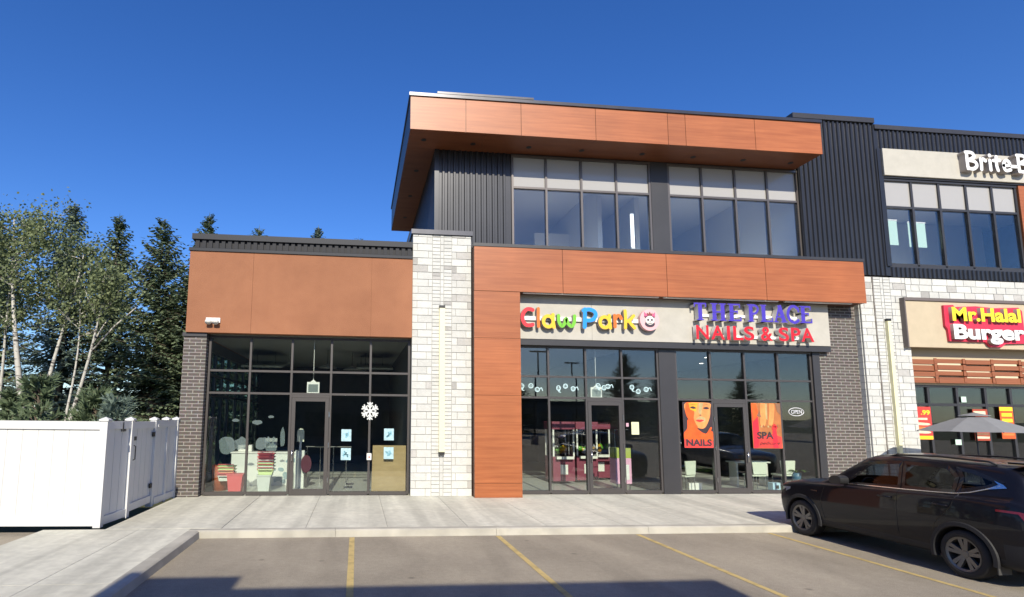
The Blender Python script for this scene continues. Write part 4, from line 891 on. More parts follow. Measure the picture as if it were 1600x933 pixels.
# station: y, zb, wsill, wmid, zsh, wsh, wbelt, ze, we, zc   (half widths; y forward)
ST = [(-2.42, .52, .60, .70, .86, .70, .64, .93, .50, .95), (-2.36, .34, .76, .82, .98, .80, .74, 1.02, .62, 1.04), (-2.22, .27, .83, .88, 1.07, .84, .79, 1.17, .66, 1.20), (-2.02, .24, .86, .905, 1.12, .86, .80, 1.50, .62, 1.56),
      (-1.85, .24, .87, .915, 1.12, .87, .80, 1.555, .62, 1.63), (-1.2, .24, .88, .92, 1.10, .885, .82, 1.585, .635, 1.665), (-.3, .24, .88, .915, 1.07, .885, .82, 1.595, .64, 1.68), (.15, .24, .88, .91, 1.05, .88, .82, 1.555, .63, 1.645),
      (.55, .24, .88, .91, 1.03, .88, .82, 1.34, .70, 1.42), (.92, .24, .88, .91, 1.01, .88, .83, 1.10, .80, 1.17), (1.05, .24, .88, .91, 1.0, .88, .83, 1.07, .78, 1.13), (1.6, .25, .87, .905, .96, .87, .82, 1.02, .74, 1.08), (1.98, .27, .80, .86, .90, .82, .76, .96, .66, 1.01), (2.13, .30, .70, .76, .84, .72, .66, .89, .56, .93), (2.2, .40, .52, .60, .76, .56, .5, .80, .40, .82)]
ys_ = [s_[0] for s_ in ST]; FN = [pchip(ys_, [s_[k] for s_ in ST]) for k in range(1, 10)]
def ring(y):
    zb, wsi, wm, zsh, wsh, wb, ze, we, zc = [f(y) for f in FN]
    P = [(0, zb), (wsi * .8, zb), (wsi, zb + .06), (wm * .995, zb + .26), (wm, zb + (zsh - zb) * .62), (wsh, zsh), (wb, zsh + .045), ((wb + we) / 2 + .008, (zsh + ze) / 2 + .02), (we, ze), (we * .6, zc - .22 * (zc - ze) - .003), (0, zc)]
    us = list(range(11)); fx_, fz_ = pchip(us, [p[0] for p in P]), pchip(us, [p[1] for p in P]); return fx_, fz_
NU, NY = 60, 150
def side_x(y, z):
    fx_, fz_ = ring(y); a, b = 3.0, 8.0
    for _ in range(24):
        mid = (a + b) / 2
        if fz_(mid) < z: a = mid
        else: b = mid
    return fx_(a)
def inpoly(p, poly):
    c = False; n = len(poly)
    for i in range(n):
        a, b = poly[i], poly[i - 1]
        if (a[1] > p[1]) != (b[1] > p[1]) and p[0] < (b[0] - a[0]) * (p[1] - a[1]) / (b[1] - a[1]) + a[0]: c = not c
    return c
def shrink(poly, d):
    cx = sum(p[0] for p in poly) / len(poly); cz = sum(p[1] for p in poly) / len(poly); out = []
    n = len(poly)
    for i in range(n):
        a, b, c = Vector(poly[i - 1]), Vector(poly[i]), Vector(poly[(i + 1) % n]); e1 = (b - a).normalized(); e2 = (c - b).normalized()
        n1, n2 = Vector((-e1.y, e1.x)), Vector((-e2.y, e2.x)); m_ = (n1 + n2)
        if m_.length < 1e-4: m_ = n1
        m_.normalize(); k = d / max(.35, m_.dot(n1)); q = b + m_ * k; out.append((q.x, q.y))
    return out
WINF = [(.55, 1.105), (.50, 1.13), (.36, 1.24), (.18, 1.42), (.09, 1.48), (-.02, 1.51), (-.44, 1.545), (-.48, 1.15)]    # ccw? checked below
WINR = [(-.54, 1.155), (-.50, 1.545), (-1.15, 1.535), (-1.32, 1.40), (-1.30, 1.185)]
WINQ = [(-1.36, 1.20), (-1.38, 1.40), (-1.30, 1.52), (-1.50, 1.50), (-1.86, 1.38), (-1.72, 1.30)]
def area(p): return sum(p[i - 1][0] * p[i][1] - p[i][0] * p[i - 1][1] for i in range(len(p))) / 2
WINS = [p if area(p) > 0 else p[::-1] for p in (WINF, WINR, WINQ)]
def make_car(paint, label, grp):
    T = empty('parked_suv', (0, 0, 0), label, 'car', grp)
    GP = MT.get('car_glass') or glass_mat('car_glass', (.34, .37, .38), 1.33, wavy=0)
    GF = MT.get('car_glass_front') or glass_mat('car_glass_front', (.62, .66, .66), 1.35, wavy=0)
    CL = mat('cladding', (.024, .024, .026), .6, spec=.3)
    v, f = [], []
    for j in range(NY + 1):
        y = ys_[0] + (ys_[-1] - ys_[0]) * j / NY; fx_, fz_ = ring(y)
        for i in range(NU + 1): u = 10 * i / NU; v.append((fx_(u), y, fz_(u)))
        for i in range(1, NU): u = 10 * (NU - i) / NU; v.append((-fx_(u), y, fz_(u)))
    n = 2 * NU
    for j in range(NY):
        for i in range(n):
            a, b, c, d = j * n + i, j * n + (i + 1) % n, (j + 1) * n + (i + 1) % n, (j + 1) * n + i
            f.append((a, b, c, d))
    f.append(tuple(range(n))[::-1]); f.append(tuple(NY * n + k for k in range(n)))
    me = bpy.data.meshes.new('body'); me.from_pydata(v, [], f)
    bm = bmesh.new(); bm.from_mesh(me); bmesh.ops.recalc_face_normals(bm, faces=bm.faces); bm.to_mesh(me); bm.free()
    me.materials.append(paint); me.materials.append(CL); me.materials.append(BLACK)
    body = bpy.data.objects.new('body', me); C.objects.link(body)
    cut = MB()
    for ay in (1.45, -1.44):
        for sx_ in (-1, 1): cut.prism([(ay + .385 * math.cos(R(a)), .33 + .385 * math.sin(R(a))) for a in range(0, 360, 10)], 'x', sx_ * .55, sx_ * 1.2)
    co = cut.build('cut', BLACK)
    md = body.modifiers.new('b', 'BOOLEAN'); md.operation = 'DIFFERENCE'; md.object = co; md.solver = 'EXACT'
    bpy.context.view_layer.update()
    me2 = bpy.data.meshes.new_from_object(body.evaluated_get(bpy.context.evaluated_depsgraph_get())); body.modifiers.clear(); body.data = me2; bpy.data.objects.remove(co)
    bm = bmesh.new(); bm.from_mesh(me2); kill = []
    for fc in bm.faces:
        c = fc.calc_center_median()
        if c.z > 1.08 and abs(c.x) > .5 and any(inpoly((c.y, c.z), p) for p in WINS) : kill.append(fc)
        elif .16 < c.y < .86 and abs(c.x) < .60 and c.z > 1.15 : kill.append(fc)
        fc.smooth = True
        # lower cladding: sill band, bumper bottoms and a band round the arches
        arch = min(math.hypot(c.y - a, c.z - .33) for a in (1.45, -1.44))
        if c.z < .40 and abs(c.x) > .1 or (c.y < -1.95 and c.z < .60) or (c.y > 2.0 and c.z < .5): fc.material_index = 1
        if arch < .384 and abs(c.x) < .97: fc.material_index = 2
    bmesh.ops.delete(bm, geom=kill, context='FACES')
    for e in bm.edges:
        if len(e.link_faces) == 2 and e.calc_face_angle(0) > .6: e.smooth = False
    bm.to_mesh(me2); bm.free(); body.parent = T; me2.name = 'body'
    FR = mat('frit', (.012, .012, .013), .12)
    CH = mat('chrome', (.75, .75, .76), .12, 1)
    def dens(poly, n_=5):
        out = []
        for i in range(len(poly)):
            a, b = Vector(poly[i]), Vector(poly[(i + 1) % len(poly)])
            for k in range(n_): q = a.lerp(b, k / n_); out.append((q.x, q.y))
        return out
    for sx_ in (-1, 1):
        for nm, poly in zip(('front_side_window', 'rear_side_window', 'quarter_window'), WINS):
            out_, in_ = dens(shrink(poly, -.022)), dens(shrink(poly, .03)); mb = MB(); N_ = len(in_)
            S3_ = lambda p, o_: (sx_ * (side_x(p[0], p[1]) + o_), p[0], p[1])
            # glass: strips across in z
            bm = bmesh.new(); vs_ = [bm.verts.new((p[0], p[1], 0)) for p in dens(shrink(poly, .022))]; bm.faces.new(vs_)
            for zc_ in [1.1 + .05 * k for k in range(10)]: bmesh.ops.bisect_plane(bm, geom=bm.verts[:] + bm.edges[:] + bm.faces[:], plane_co=(0, zc_, 0), plane_no=(0, 1, 0))
            for yc_ in [-1.85 + .07 * k for k in range(36)]: bmesh.ops.bisect_plane(bm, geom=bm.verts[:] + bm.edges[:] + bm.faces[:], plane_co=(yc_, 0, 0), plane_no=(1, 0, 0))
            for vv in bm.verts: vv.co = S3_((vv.co.x, vv.co.y), .004)
            m3 = bpy.data.meshes.new(nm); bm.to_mesh(m3); bm.free(); m3.materials.append(GF if 'front' in nm else GP); m3.polygons.foreach_set('use_smooth', [True] * len(m3.polygons)); wo = add_mesh(nm, m3, T)
            for k in range(N_):
                k2 = (k + 1) % N_; mb.poly([S3_(out_[k], .007), S3_(out_[k2], .007), S3_(in_[k2], .007), S3_(in_[k], .007)]); mb.poly([S3_(out_[k], .007), S3_(out_[k2], .007), S3_(out_[k2], -.004), S3_(out_[k], -.004)])
            mb.build('frit_border', FR, wo, fix=False)
        # chrome belt line
        pts = [(.52, 1.09), (0, 1.112), (-.5, 1.128), (-1.0, 1.148), (-1.32, 1.165), (-1.52, 1.205), (-1.72, 1.275), (-1.86, 1.345)]
        MB().tube([(sx_ * (side_x(p[0], p[1]) + .006), p[0], p[1]) for p in pts], .011, 6).build('chrome_strip', CH, T, smooth=True)
        mb = MB(); tri = [(-1.72, 1.275), (-1.86, 1.345), (-2.02, 1.36), (-1.93, 1.30), (-1.80, 1.42)]
        mb.poly([(sx_ * (side_x(p[0], p[1]) + .012), p[0], p[1]) for p in [(-1.70, 1.268), (-1.95, 1.315), (-1.90, 1.355), (-1.78, 1.40), (-1.84, 1.35)]]); mb.build('pillar_blade', CH, T, fix=False)
        # door seams
        mb = MB()
        for sm in ([(.92, .42), (.98, .7), (.90, 1.0)], [(-.50, .42), (-.50, .8), (-.51, 1.11)], [(-1.05, .62), (-1.12, .75), (-1.32, .98), (-1.38, 1.16)]):
            mb.tube([(sx_ * (side_x(a, b) + .0015), a, b) for a, b in catmull(sm, 6)], .0045, 4)
        mb.build('door_seam', FR, T)
        for hy in (-.30, -1.18):
            mb = MB(); mb.tube([(sx_ * (side_x(hy, .98) + o_), hy + q, .985) for q, o_ in ((.11, .0), (.09, .032), (-.09, .032), (-.11, .0))], .014, 6); mb.build('door_handle', paint, T, smooth=True)
        mm = MB(); x0 = side_x(.50, 1.12)
        mm.prism(catmull([(.62, 1.10), (.42, 1.09), (.40, 1.20), (.50, 1.235), (.62, 1.19)], 4, True), 'x', sx_ * (x0 + .06), sx_ * (x0 + .22)); mm.tube([(sx_ * (x0 - .01), .55, 1.10), (sx_ * (x0 + .1), .53, 1.12)], .025, 6); mm.build('wing_mirror', BLACK, T, smooth=False)
        # lights
        def patch(poly, off, m_, nm):
            mb = MB(); mb.poly([(sx_ * (side_x(a, b) + off), a, b) for a, b in poly]); mb.poly([(sx_ * (side_x(a, b) - .01), a, b) for a, b in poly][::-1]); return mb.build(nm, m_, T, fix=False)
        tl = []
        for k in range(9): yy = -1.90 - .5 * k / 8; tl.append(yy)
        mb = MB()
        for a, b in zip(tl, tl[1:]):
            top = lambda y: 1.035 if y > -2.2 else 1.03 - .6 * (-2.2 - y) * .4; bot = lambda y: top(y) - (.03 + .15 * min(1, max(0, (-2.16 - y) / .1)))
            mb.poly([(sx_ * (side_x(a, top(a)) + .008), a, top(a)), (sx_ * (side_x(b, top(b)) + .008), b, top(b)), (sx_ * (side_x(b, bot(b)) + .008), b, bot(b)), (sx_ * (side_x(a, bot(a)) + .008), a, bot(a))])
        mb.build('tail_light', mat('tail_red', (.20, .004, .008), .2, coat=.5), T, fix=False)
        mb = MB()
        hl = [1.72, 1.85, 1.98, 2.08, 2.15]
        for a, b in zip(hl, hl[1:]): mb.poly([(sx_ * (side_x(a, .90 - .0) + .008), a, .895 - .08 * (a - 1.7)), (sx_ * (side_x(b, .88) + .008), b, .895 - .08 * (b - 1.7)), (sx_ * (side_x(b, .78) + .008), b, .80 - .05 * (b - 1.7)), (sx_ * (side_x(a, .84) + .008), a, .85 - .0 * a)])
        mb.build('headlight', mat('lamp_clear', (.30, .30, .31), .08, coat=1), T, fix=False)
        patch([(2.0, .74), (2.12, .72), (2.12, .60), (2.02, .61)], .010, mat('reflector_orange', (.62, .13, .03), .2), 'reflector')
        patch([(1.05, .90), (1.20, .905), (1.20, .885), (1.05, .88)], .008, CH, 'fender_badge')
        MB().tube([(sx_ * .54, -.12, 1.615), (sx_ * .54, -.24, 1.65), (sx_ * .545, -.9, 1.672), (sx_ * .54, -1.6, 1.645), (sx_ * .54, -1.7, 1.61)], .015, 8).build('roof_rail', BLACK, T, smooth=True)
        for ay in (1.45, -1.44):
            mb = MB(); ang = [R(a) for a in range(-14, 195, 6)]
            def ap_(a, r_, o_): y_, z_ = ay + r_ * math.cos(a), .33 + r_ * math.sin(a); return (sx_ * (side_x(max(-2.3, min(2.05, y_)), max(z_, .30)) + o_), y_, z_)
            for a, b in zip(ang, ang[1:]):
                for (r0_, o0), (r1_, o1) in (((.384, -.06), (.384, .012)), ((.384, .012), (.395, .02)), ((.395, .02), (.442, .016)), ((.442, .016), (.455, -.004))):
                    mb.poly([ap_(a, r0_, o0), ap_(b, r0_, o0), ap_(b, r1_, o1), ap_(a, r1_, o1)])
            mb.build('wheel_arch_trim', CL, T, fix=False)
        # wheels
        for ay in (1.45, -1.44):
            wx = sx_ * .80
            wt = MB(); prof = [(.205, -.10), (.225, -.115), (.30, -.115), (.328, -.09), (.334, -.03), (.334, .04), (.328, .09), (.30, .112), (.24, .112), (.226, .09)]
            N_ = 40; i0 = len(wt.v)
            for r_, o_ in prof:
                for k in range(N_): a = 2 * math.pi * k / N_; wt.v.append((wx + sx_ * o_, ay + r_ * math.cos(a), .334 + r_ * math.sin(a)))
            for q in range(len(prof) - 1):
                for k in range(N_): wt.f.append((q * N_ + k, q * N_ + (k + 1) % N_, (q + 1) * N_ + (k + 1) % N_, (q + 1) * N_ + k)); wt.m.append(0)
            wo = wt.build('wheel', mat('tyre', (.022, .021, .021), .85), T, smooth=True)
            AL = mat('alloy', (.17, .165, .158), .38, .6)
            rm = MB(); ring_ = lambda r0_, r1_, o0, o1: [rm.poly([(wx + sx_ * o0, ay + r0_ * math.cos(R(a)), .334 + r0_ * math.sin(R(a))), (wx + sx_ * o0, ay + r0_ * math.cos(R(a + 9)), .334 + r0_ * math.sin(R(a + 9))), (wx + sx_ * o1, ay + r1_ * math.cos(R(a + 9)), .334 + r1_ * math.sin(R(a + 9))), (wx + sx_ * o1, ay + r1_ * math.cos(R(a)), .334 + r1_ * math.sin(R(a)))]) for a in range(0, 360, 9)]
            ring_(.232, .232, .113, .06); ring_(.238, .208, .114, .100); ring_(.208, .205, .100, -.08); ring_(.045, .0, .085, .085); ring_(.06, .045, .06, .085)
            for k in range(5):
                for q in (-11, 11):
                    a0, a1 = R(90 + 72 * k + q * 1.25), R(90 + 72 * k + q); n0 = Vector((-math.sin(a1), math.cos(a1))) * .027
                    p0 = Vector((math.cos(a0), math.sin(a0))) * .045; p1 = Vector((math.cos(a1), math.sin(a1))) * .214
                    rm.v += [(wx + sx_ * o_, ay + p.x + s2 * n0.x * kk, .334 + p.y + s2 * n0.y * kk) for (p, o_, kk) in ((p0, .08, .8), (p1, .102, 1)) for s2, o2 in ((-1, 0), (1, 0))] + [(wx + sx_ * (o_ - .04), ay + p.x + s2 * n0.x * kk, .334 + p.y + s2 * n0.y * kk) for (p, o_, kk) in ((p0, .08, 1), (p1, .102, 1.2)) for s2 in (-1, 1)]
                    i = len(rm.v) - 8
                    for ff in ((0, 1, 3, 2), (0, 2, 6, 4), (1, 5, 7, 3)): rm.f.append(tuple(i + z_ for z_ in ff)); rm.m.append(0)
            rm.build('rim', AL, wo, fix=False)
            MB().prism([(ay + .2 * math.cos(R(a)), .334 + .2 * math.sin(R(a))) for a in range(0, 360, 15)], 'x', wx - sx_ * .02, wx - sx_ * .05).build('brake_disc', mat('brake', (.03, .03, .03), .6), wo)
    # windscreen and rear glass
    mb = MB(); YS = [.13 + .76 * k / 14 for k in range(15)]
    def roofp(y, u): fx_, fz_ = ring(y); return (fx_(u), y, fz_(u))
    for a, b in zip(YS, YS[1:]):
        for k in range(-8, 8):
            def pt(y, q): u = 10 - abs(q) / 8 * 1.75; p = roofp(y, u); return ((1 if q >= 0 else -1) * p[0], y + .004, p[2] + .006)
            mb.poly([pt(a, k), pt(a, k + 1), pt(b, k + 1), pt(b, k)])
    mb.build('windscreen', GP, T, smooth=True, fix=False)
    mb = MB(); YS = [-2.2 + .2 * k / 8 for k in range(9)]
    for a, b in zip(YS, YS[1:]):
        for k in range(-8, 8): mb.poly([((1 if q >= 0 else -1) * roofp(y, 10 - abs(q) / 8 * 1.8)[0], y - .006, roofp(y, 10 - abs(q) / 8 * 1.8)[2] + .004) for y, q in ((a, k), (a, k + 1), (b, k + 1), (b, k))])
    mb.build('rear_window', FR, T, smooth=True, fix=False)
    mb = MB().box(-.58, .58, -2.14, -1.86, 1.635, 1.66); mb.build('spoiler', paint, T, bevel=.008)
    MB().box(-.42, .42, 2.15, 2.215, .52, .74).build('grille', BLACK, T)
    st_ = MB()
    for sx_ in (-.36, .36):
        st_.box(sx_ - .23, sx_ + .23, -.28, -.10, .55, 1.12); st_.box(sx_ - .23, sx_ + .23, -.1, .4, .5, .64); st_.box(sx_ - .13, sx_ + .13, -.30, -.20, 1.16, 1.36)
    st_.box(-.62, .62, -1.45, -1.25, .55, 1.2); st_.box(-.7, .7, .62, .95, .6, 1.0)
    st_.build('seats', mat('car_interior', (.02, .02, .022), .8), T, bevel=.03)
    MB().box(-.08, .08, .12, .15, 1.42, 1.47).build('rear_view_mirror', BLACK, T)
    mb = MB().tube([(-.36 + .19 * math.cos(R(a)), .45 + .06 * math.sin(R(a)), 1.02 + .17 * math.sin(R(a))) for a in range(0, 361, 20)], .016, 6); mb.build('steering_wheel', BLACK, T)
    for sx_ in (-1, 1): MB().box(sx_ * .80 - .1, sx_ * .80 + .1, -1.86, -1.845, .16, .48).build('mud_flap', mat('flap', (.05, .05, .05), .6), T)
    MB().box(-.26, .26, -2.44, -2.425, .66, .80).build('license_plate', WHITE, T)
    return T
PAINT = mat('paint_black', (.008, .008, .012), .3, spec=.12, coat=.4)
car = make_car(PAINT, 'black compact SUV with chrome window line parked in the right stall', 'parked SUVs')
car.location = (9.55, 8.80, 0); car.scale = (1, 1, 1)
car2 = copy_tree(car); car2['label'] = 'silver SUV parked two stalls right, mirrored in the salon door'; car2.location = (15.2, 8.0, 0)
SIL = mat('paint_silver', (.42, .43, .44), .25, metal=.6, coat=1)
for ch in children(car2):
    if ch.data and len(ch.data.materials) and ch.data.materials[0] == PAINT:
        ch.data = ch.data.copy(); ch.data.materials[0] = SIL

# ================================================================== PATIO UMBRELLA
t = empty('patio_umbrella', (15.75, 12.8, .13), 'open grey patio umbrella in front of the burger shop windows', 'umbrella')
t.scale = (.86, .86, 1); UM = mat('canvas_grey', (.21, .215, .22), .85, noise=.05, nscale=6)
mb = MB(); n_ = 8
def um(r_, z, k, sag=0): a = 2 * math.pi * (k / (n_ * 4)) + .3; c = 1 - .055 * math.sin(math.pi * ((k % 4) / 4)); return (r_ * c * math.cos(a), r_ * c * math.sin(a), z + sag * math.sin(math.pi * ((k % 4) / 4)))
profile = [(.28, 2.22, 0), (.6, 2.12, -.01), (1.0, 1.99, -.015), (1.40, 1.845, -.01)]
for (r0_, z0, s0), (r1_, z1, s1) in zip(profile, profile[1:]):
    for k in range(n_ * 4): mb.poly([um(r0_, z0, k, s0), um(r0_, z0, k + 1, s0), um(r1_, z1, k + 1, s1), um(r1_, z1, k, s1)])
mb.build('canopy', UM, t, smooth=True)
mb = MB()
for (r0_, z0), (r1_, z1) in (((.02, 2.32), (.36, 2.25)), ((.36, 2.25), (.38, 2.235))):
    for k in range(n_ * 4): mb.poly([um(r0_, z0, k), um(r0_, z0, k + 1), um(r1_, z1, k + 1), um(r1_, z1, k)])
mb.build('vent_cap', UM, t, smooth=True)
MB().tube([(0, 0, .05), (0, 0, 2.33)], .022, 10).build('pole', DARK, t, smooth=True); MB().lathe([(.27, 0), (.27, .05), (.05, .08), (.04, .3)], 0, 0, 20).build('base', DARK, t, smooth=True)
for k in range(8): a = 2 * math.pi * k / 8 + .3; MB().tube([(.03 * math.cos(a), .03 * math.sin(a), 2.2), (1.38 * math.cos(a), 1.38 * math.sin(a), 1.835)], .008, 5).build('rib', DARK, t)

# ================================================================== TREES
BARK = mat('bark', (.13, .10, .075), .9, noise=.3, nscale=8)
def birch_mat():
    m = mat('birch_bark', (.55, .53, .47), .8, bump=.2); t = m.node_tree; n = t.nodes; b = n['Principled BSDF']; tc = n.new('ShaderNodeTexCoord')
    mp = n.new('ShaderNodeMapping'); mp.inputs['Scale'].default_value = (2, 2, 7); no = n.new('ShaderNodeTexNoise'); no.inputs['Scale'].default_value = 1.6; no.inputs['Detail'].default_value = 5
    cr_ = n.new('ShaderNodeValToRGB'); cr_.color_ramp.elements[0].position = .36; cr_.color_ramp.elements[1].position = .46; cr_.color_ramp.elements[0].color = (.06, .05, .045, 1); cr_.color_ramp.elements[1].color = (.47, .45, .40, 1)
    t.links.new(tc.outputs['Object'], mp.inputs[0]); t.links.new(mp.outputs[0], no.inputs['Vector']); t.links.new(no.outputs['Fac'], cr_.inputs[0]); t.links.new(cr_.outputs[0], b.inputs['Base Color']); return m
BIRCH = birch_mat()
def leafmat(name, c1, c2, trans=.25):
    m = bpy.data.materials.new(name); m.use_nodes = True; t = m.node_tree; n = t.nodes; b = n['Principled BSDF']; b.inputs['Roughness'].default_value = .6; b.inputs['Specular IOR Level'].default_value = .3
    g = n.new('ShaderNodeNewGeometry'); cr_ = n.new('ShaderNodeValToRGB'); cr_.color_ramp.elements[0].color = (*c1, 1); cr_.color_ramp.elements[1].color = (*c2, 1)
    t.links.new(g.outputs['Random Per Island'], cr_.inputs[0]); t.links.new(cr_.outputs[0], b.inputs['Base Color'])
    tl = n.new('ShaderNodeBsdfTranslucent'); t.links.new(cr_.outputs[0], tl.inputs[0]); mx = n.new('ShaderNodeMixShader'); mx.inputs[0].default_value = trans
    o = [x for x in n if x.type == 'OUTPUT_MATERIAL'][0]; t.links.new(b.outputs[0], mx.inputs[1]); t.links.new(tl.outputs[0], mx.inputs[2]); t.links.new(mx.outputs[0], o.inputs[0]); MT[name] = m; return m
SPR = leafmat('spruce_needles', (.10, .14, .085), (.25, .31, .18), .25); SPB = leafmat('spruce_blue', (.11, .155, .125), (.24, .31, .25), .25)
ASP = leafmat('aspen_leaves', (.13, .165, .075), (.25, .29, .14), .35); PIN = leafmat('pine_needles', (.08, .12, .06), (.18, .23, .13), .2)
def spruce(h, r_, seed, needles, bare=.06, gap=.30, dens=1):
    rr = random.Random(seed); T = empty('spruce_tree', (0, 0, 0)); tr = MB(); tr.tube([(0, 0, -.1), (.03, 0, h * .3), (-.02, .02, h * .7), (0, 0, h)], [h * .017, h * .013, h * .006, .01], 8); 
    cr = MB(); z = h * bare
    while z < h * .985:
        u = z / h; L0 = r_ * (1 - u) ** .78 * (.75 + .25 * min(1, u * 6)); nb = int(rr.choice((5, 6, 7)) * dens) + 1
        for k in range(nb):
            a = rr.random() * 6.28; L = L0 * (.55 + .6 * rr.random()) + .08; zz = z + (rr.random() - .5) * gap; d = Vector((math.cos(a), math.sin(a), 0)); sd_ = Vector((-d.y, d.x, 0))
            dr = (.20 + .25 * rr.random()) * (1.1 - .9 * u); up = .12 + .5 * u
            P = lambda s_: d * (L * s_) + Vector((0, 0, zz + L * (up * s_ - dr * s_ * s_ * 1.3 + .22 * s_ ** 4)))
            if L > .8: tr.tube([P(0), P(.4), P(.85)], [.022, .014, .005], 4, caps=False)
            s_ = .12
            while s_ < 1.02:
                p = P(s_); wdt = min(.55, L * .36) * (1 - s_ * .65) + .05
                for q in (-1, 1):
                    for e in range(2):
                        if rr.random() < .12: continue
                        dir_ = (d * (.55 + .5 * rr.random()) + sd_ * q * (.5 + .6 * rr.random()) + Vector((0, 0, -.25 - .45 * rr.random()))).normalized()
                        l = wdt * (.55 + .6 * rr.random()); w_ = dir_.cross(Vector((rr.random() - .5, rr.random() - .5, 1))).normalized() * (.045 + .04 * rr.random())
                        t_ = p + dir_ * l; m_ = p + dir_ * l * .5
                        cr.poly([p, m_ + w_, t_, m_ - w_])
                s_ += .105 / max(.6, L) + .045
            p = P(1.0); cr.poly([p - d * .18 + sd_ * .04, p + d * .1, p - d * .18 - sd_ * .04])
        z += gap * (.8 + .4 * rr.random()) * (1.1 - .5 * u)
    cr.poly([(-.05, 0, h - .3), (.05, 0, h - .3), (0, 0, h + .25)])
    tr.build('trunk', BARK, T, smooth=True, fix=False); cr.build('crown', needles, T, fix=False)
    return T
def place(src, used, x, y, s_, rz, label, cat='tree', group=None, sz=None):
    o = copy_tree(src) if used else src
    o.location = (x, y, -.05); o.scale = (s_, s_, sz or s_); o.rotation_euler = (0, 0, rz); setp(o, label, cat, group); return o
GT = 'spruces behind the white fence'
sA = spruce(12, 3.1, 11, SPR, dens=1.5); sB = spruce(12, 3.6, 12, SPR, .04, .32, 1.6); sC = spruce(12, 3.0, 13, SPB, .05, .28, 1.4)
place(sC, 0, -13.2, 26, .95, .3, 'blue green spruce behind the leafy aspens', group=GT, sz=.98)
place(sA, 0, -11.6, 27, .98, 1.1, 'dark spruce with a crisp tip between the leaning aspen and the widest spruce', group=GT, sz=.97)
place(sB, 0, -8.4, 23.8, .90, 2, 'widest spruce standing next to the brick pier', group=GT, sz=.875)
place(sA, 1, -8.5, 31, 1.05, 4, 'spruce tip rising behind the left end of the parapet', group=GT, sz=1.11)
place(sB, 1, -7.78, 42, 1.2, .7, 'small spruce tip above the left third of the parapet', group=GT, sz=1.37)
place(sC, 1, -3.3, 42, 1.2, 2.6, 'small spruce tip above the middle of the parapet', group=GT, sz=1.39)
place(sA, 1, -.2, 44, 1.2, 5, 'tiny spruce tip near the stone pier above the parapet', group=GT, sz=1.38)
place(sB, 1, -16.8, 27, 1.0, 3.3, 'dark spruce behind the leftmost aspen', group=GT, sz=.9)
place(sA, 1, -20.5, 30, 1.0, 5.5, 'dark spruce at the far left edge', group=GT, sz=.8)
place(sC, 1, -10.2, 30.5, 1.0, 1.9, 'shaded spruce filling the gap between the two tallest', group=GT, sz=.72)
place(sB, 1, -6.75, 23.2, .95, 5.1, 'spruce half hidden behind the brick pier', group=GT, sz=.72)

def aspen(seed, base, lean, h, trunk_r, leaves, label, crown_r=1.6, crown_lo=.45, limbs=9, lowlimb=None):
    rr = random.Random(seed); T = empty('aspen_tree', (base[0], base[1], -.05), label, 'tree', 'white barked aspens behind the fence'); tr = MB()
    def path(u): return Vector((lean[0] * u ** 1.5 + .12 * math.sin(u * 5 + seed), lean[1] * u + .1 * math.cos(u * 4 + seed), h * u))
    tr.tube([path(k / 12) for k in range(13)], [trunk_r * (1 - .85 * k / 12) for k in range(13)], 9); cl = MB(); tips = []
    for k in range(limbs):
        u = crown_lo + (.97 - crown_lo) * (k + rr.random() * .6) / limbs; a = rr.random() * 6.28; L = crown_r * (.6 + .6 * rr.random()) * (1.15 - .6 * u)
        p0 = path(u); d = Vector((math.cos(a), math.sin(a), .5 + .6 * rr.random())).normalized(); pts = [p0 + d * L * s_ + Vector((0, 0, -.12 * L * s_ * s_)) + Vector((rr.random() - .5, rr.random() - .5, rr.random() - .5)) * .12 * s_ for s_ in (0, .35, .7, 1)]
        tr.tube(pts, [trunk_r * .42 * (1.1 - u * .6), trunk_r * .26, trunk_r * .15, .012], 6, caps=False)
        for q in range(4):
            s_ = .35 + .65 * rr.random(); b0 = pts[0].lerp(pts[-1], s_); d2 = (d + Vector((rr.random() - .5, rr.random() - .5, rr.random() - .4)) * 1.7).normalized(); l2 = L * .5 * (.5 + rr.random()); e = b0 + d2 * l2
            tr.tube([b0, e], [.016, .005], 4, caps=False); tips += [e, b0.lerp(e, .55)]
        tips.append(pts[-1])
    if lowlimb:
        for (u, dx, dz, dy) in lowlimb: p0 = path(u); e = p0 + Vector((dx, dy, dz)); tr.tube([p0, p0.lerp(e, .5) + Vector((0, 0, .1)), e], [trunk_r * .45, trunk_r * .3, .015], 6); tips += [e, p0.lerp(e, .75)]
    tips.append(path(1))
    per = max(1, leaves // len(tips))
    for c in tips:
        cr_ = .36 + .36 * rr.random()
        for k in range(per):
            o_ = Vector((rr.gauss(0, .5), rr.gauss(0, .5), rr.gauss(0, .42))) * cr_; p = c + o_; s_ = .024 + .022 * rr.random()
            n_ = Vector((rr.gauss(0, 1), rr.gauss(0, 1), rr.gauss(0, 1))).normalized(); a = n_.orthogonal().normalized() * s_ * 1.25; b = n_.cross(a).normalized() * s_
            cl.poly([p - a, p + b, p + a, p - b])
    tr.build('trunk', BIRCH, T, smooth=True, fix=False); cl.build('crown', ASP, T, fix=False); return T
aspen(1, (-10.1, 18), (-.9, .2), 8.4, .125, 6500, 'straight thick white aspen nearest the left edge with the tallest leafy crown', 1.8, .70, 12)
aspen(2, (-12.9, 19.5), (-.4, 0), 8.7, .10, 6000, 'leafy aspen at the far left edge', 1.9, .58, 12)
aspen(3, (-9.85, 18.6), (.7, 0), 7.6, .095, 3600, 'white aspen just right of the thick one leaning slightly right', 1.5, .70, 10)
aspen(4, (-8.95, 18.2), (-.1, .3), 6.2, .06, 1500, 'thin tan aspen with a low crown in the middle of the grove', 1.0, .75, 8)
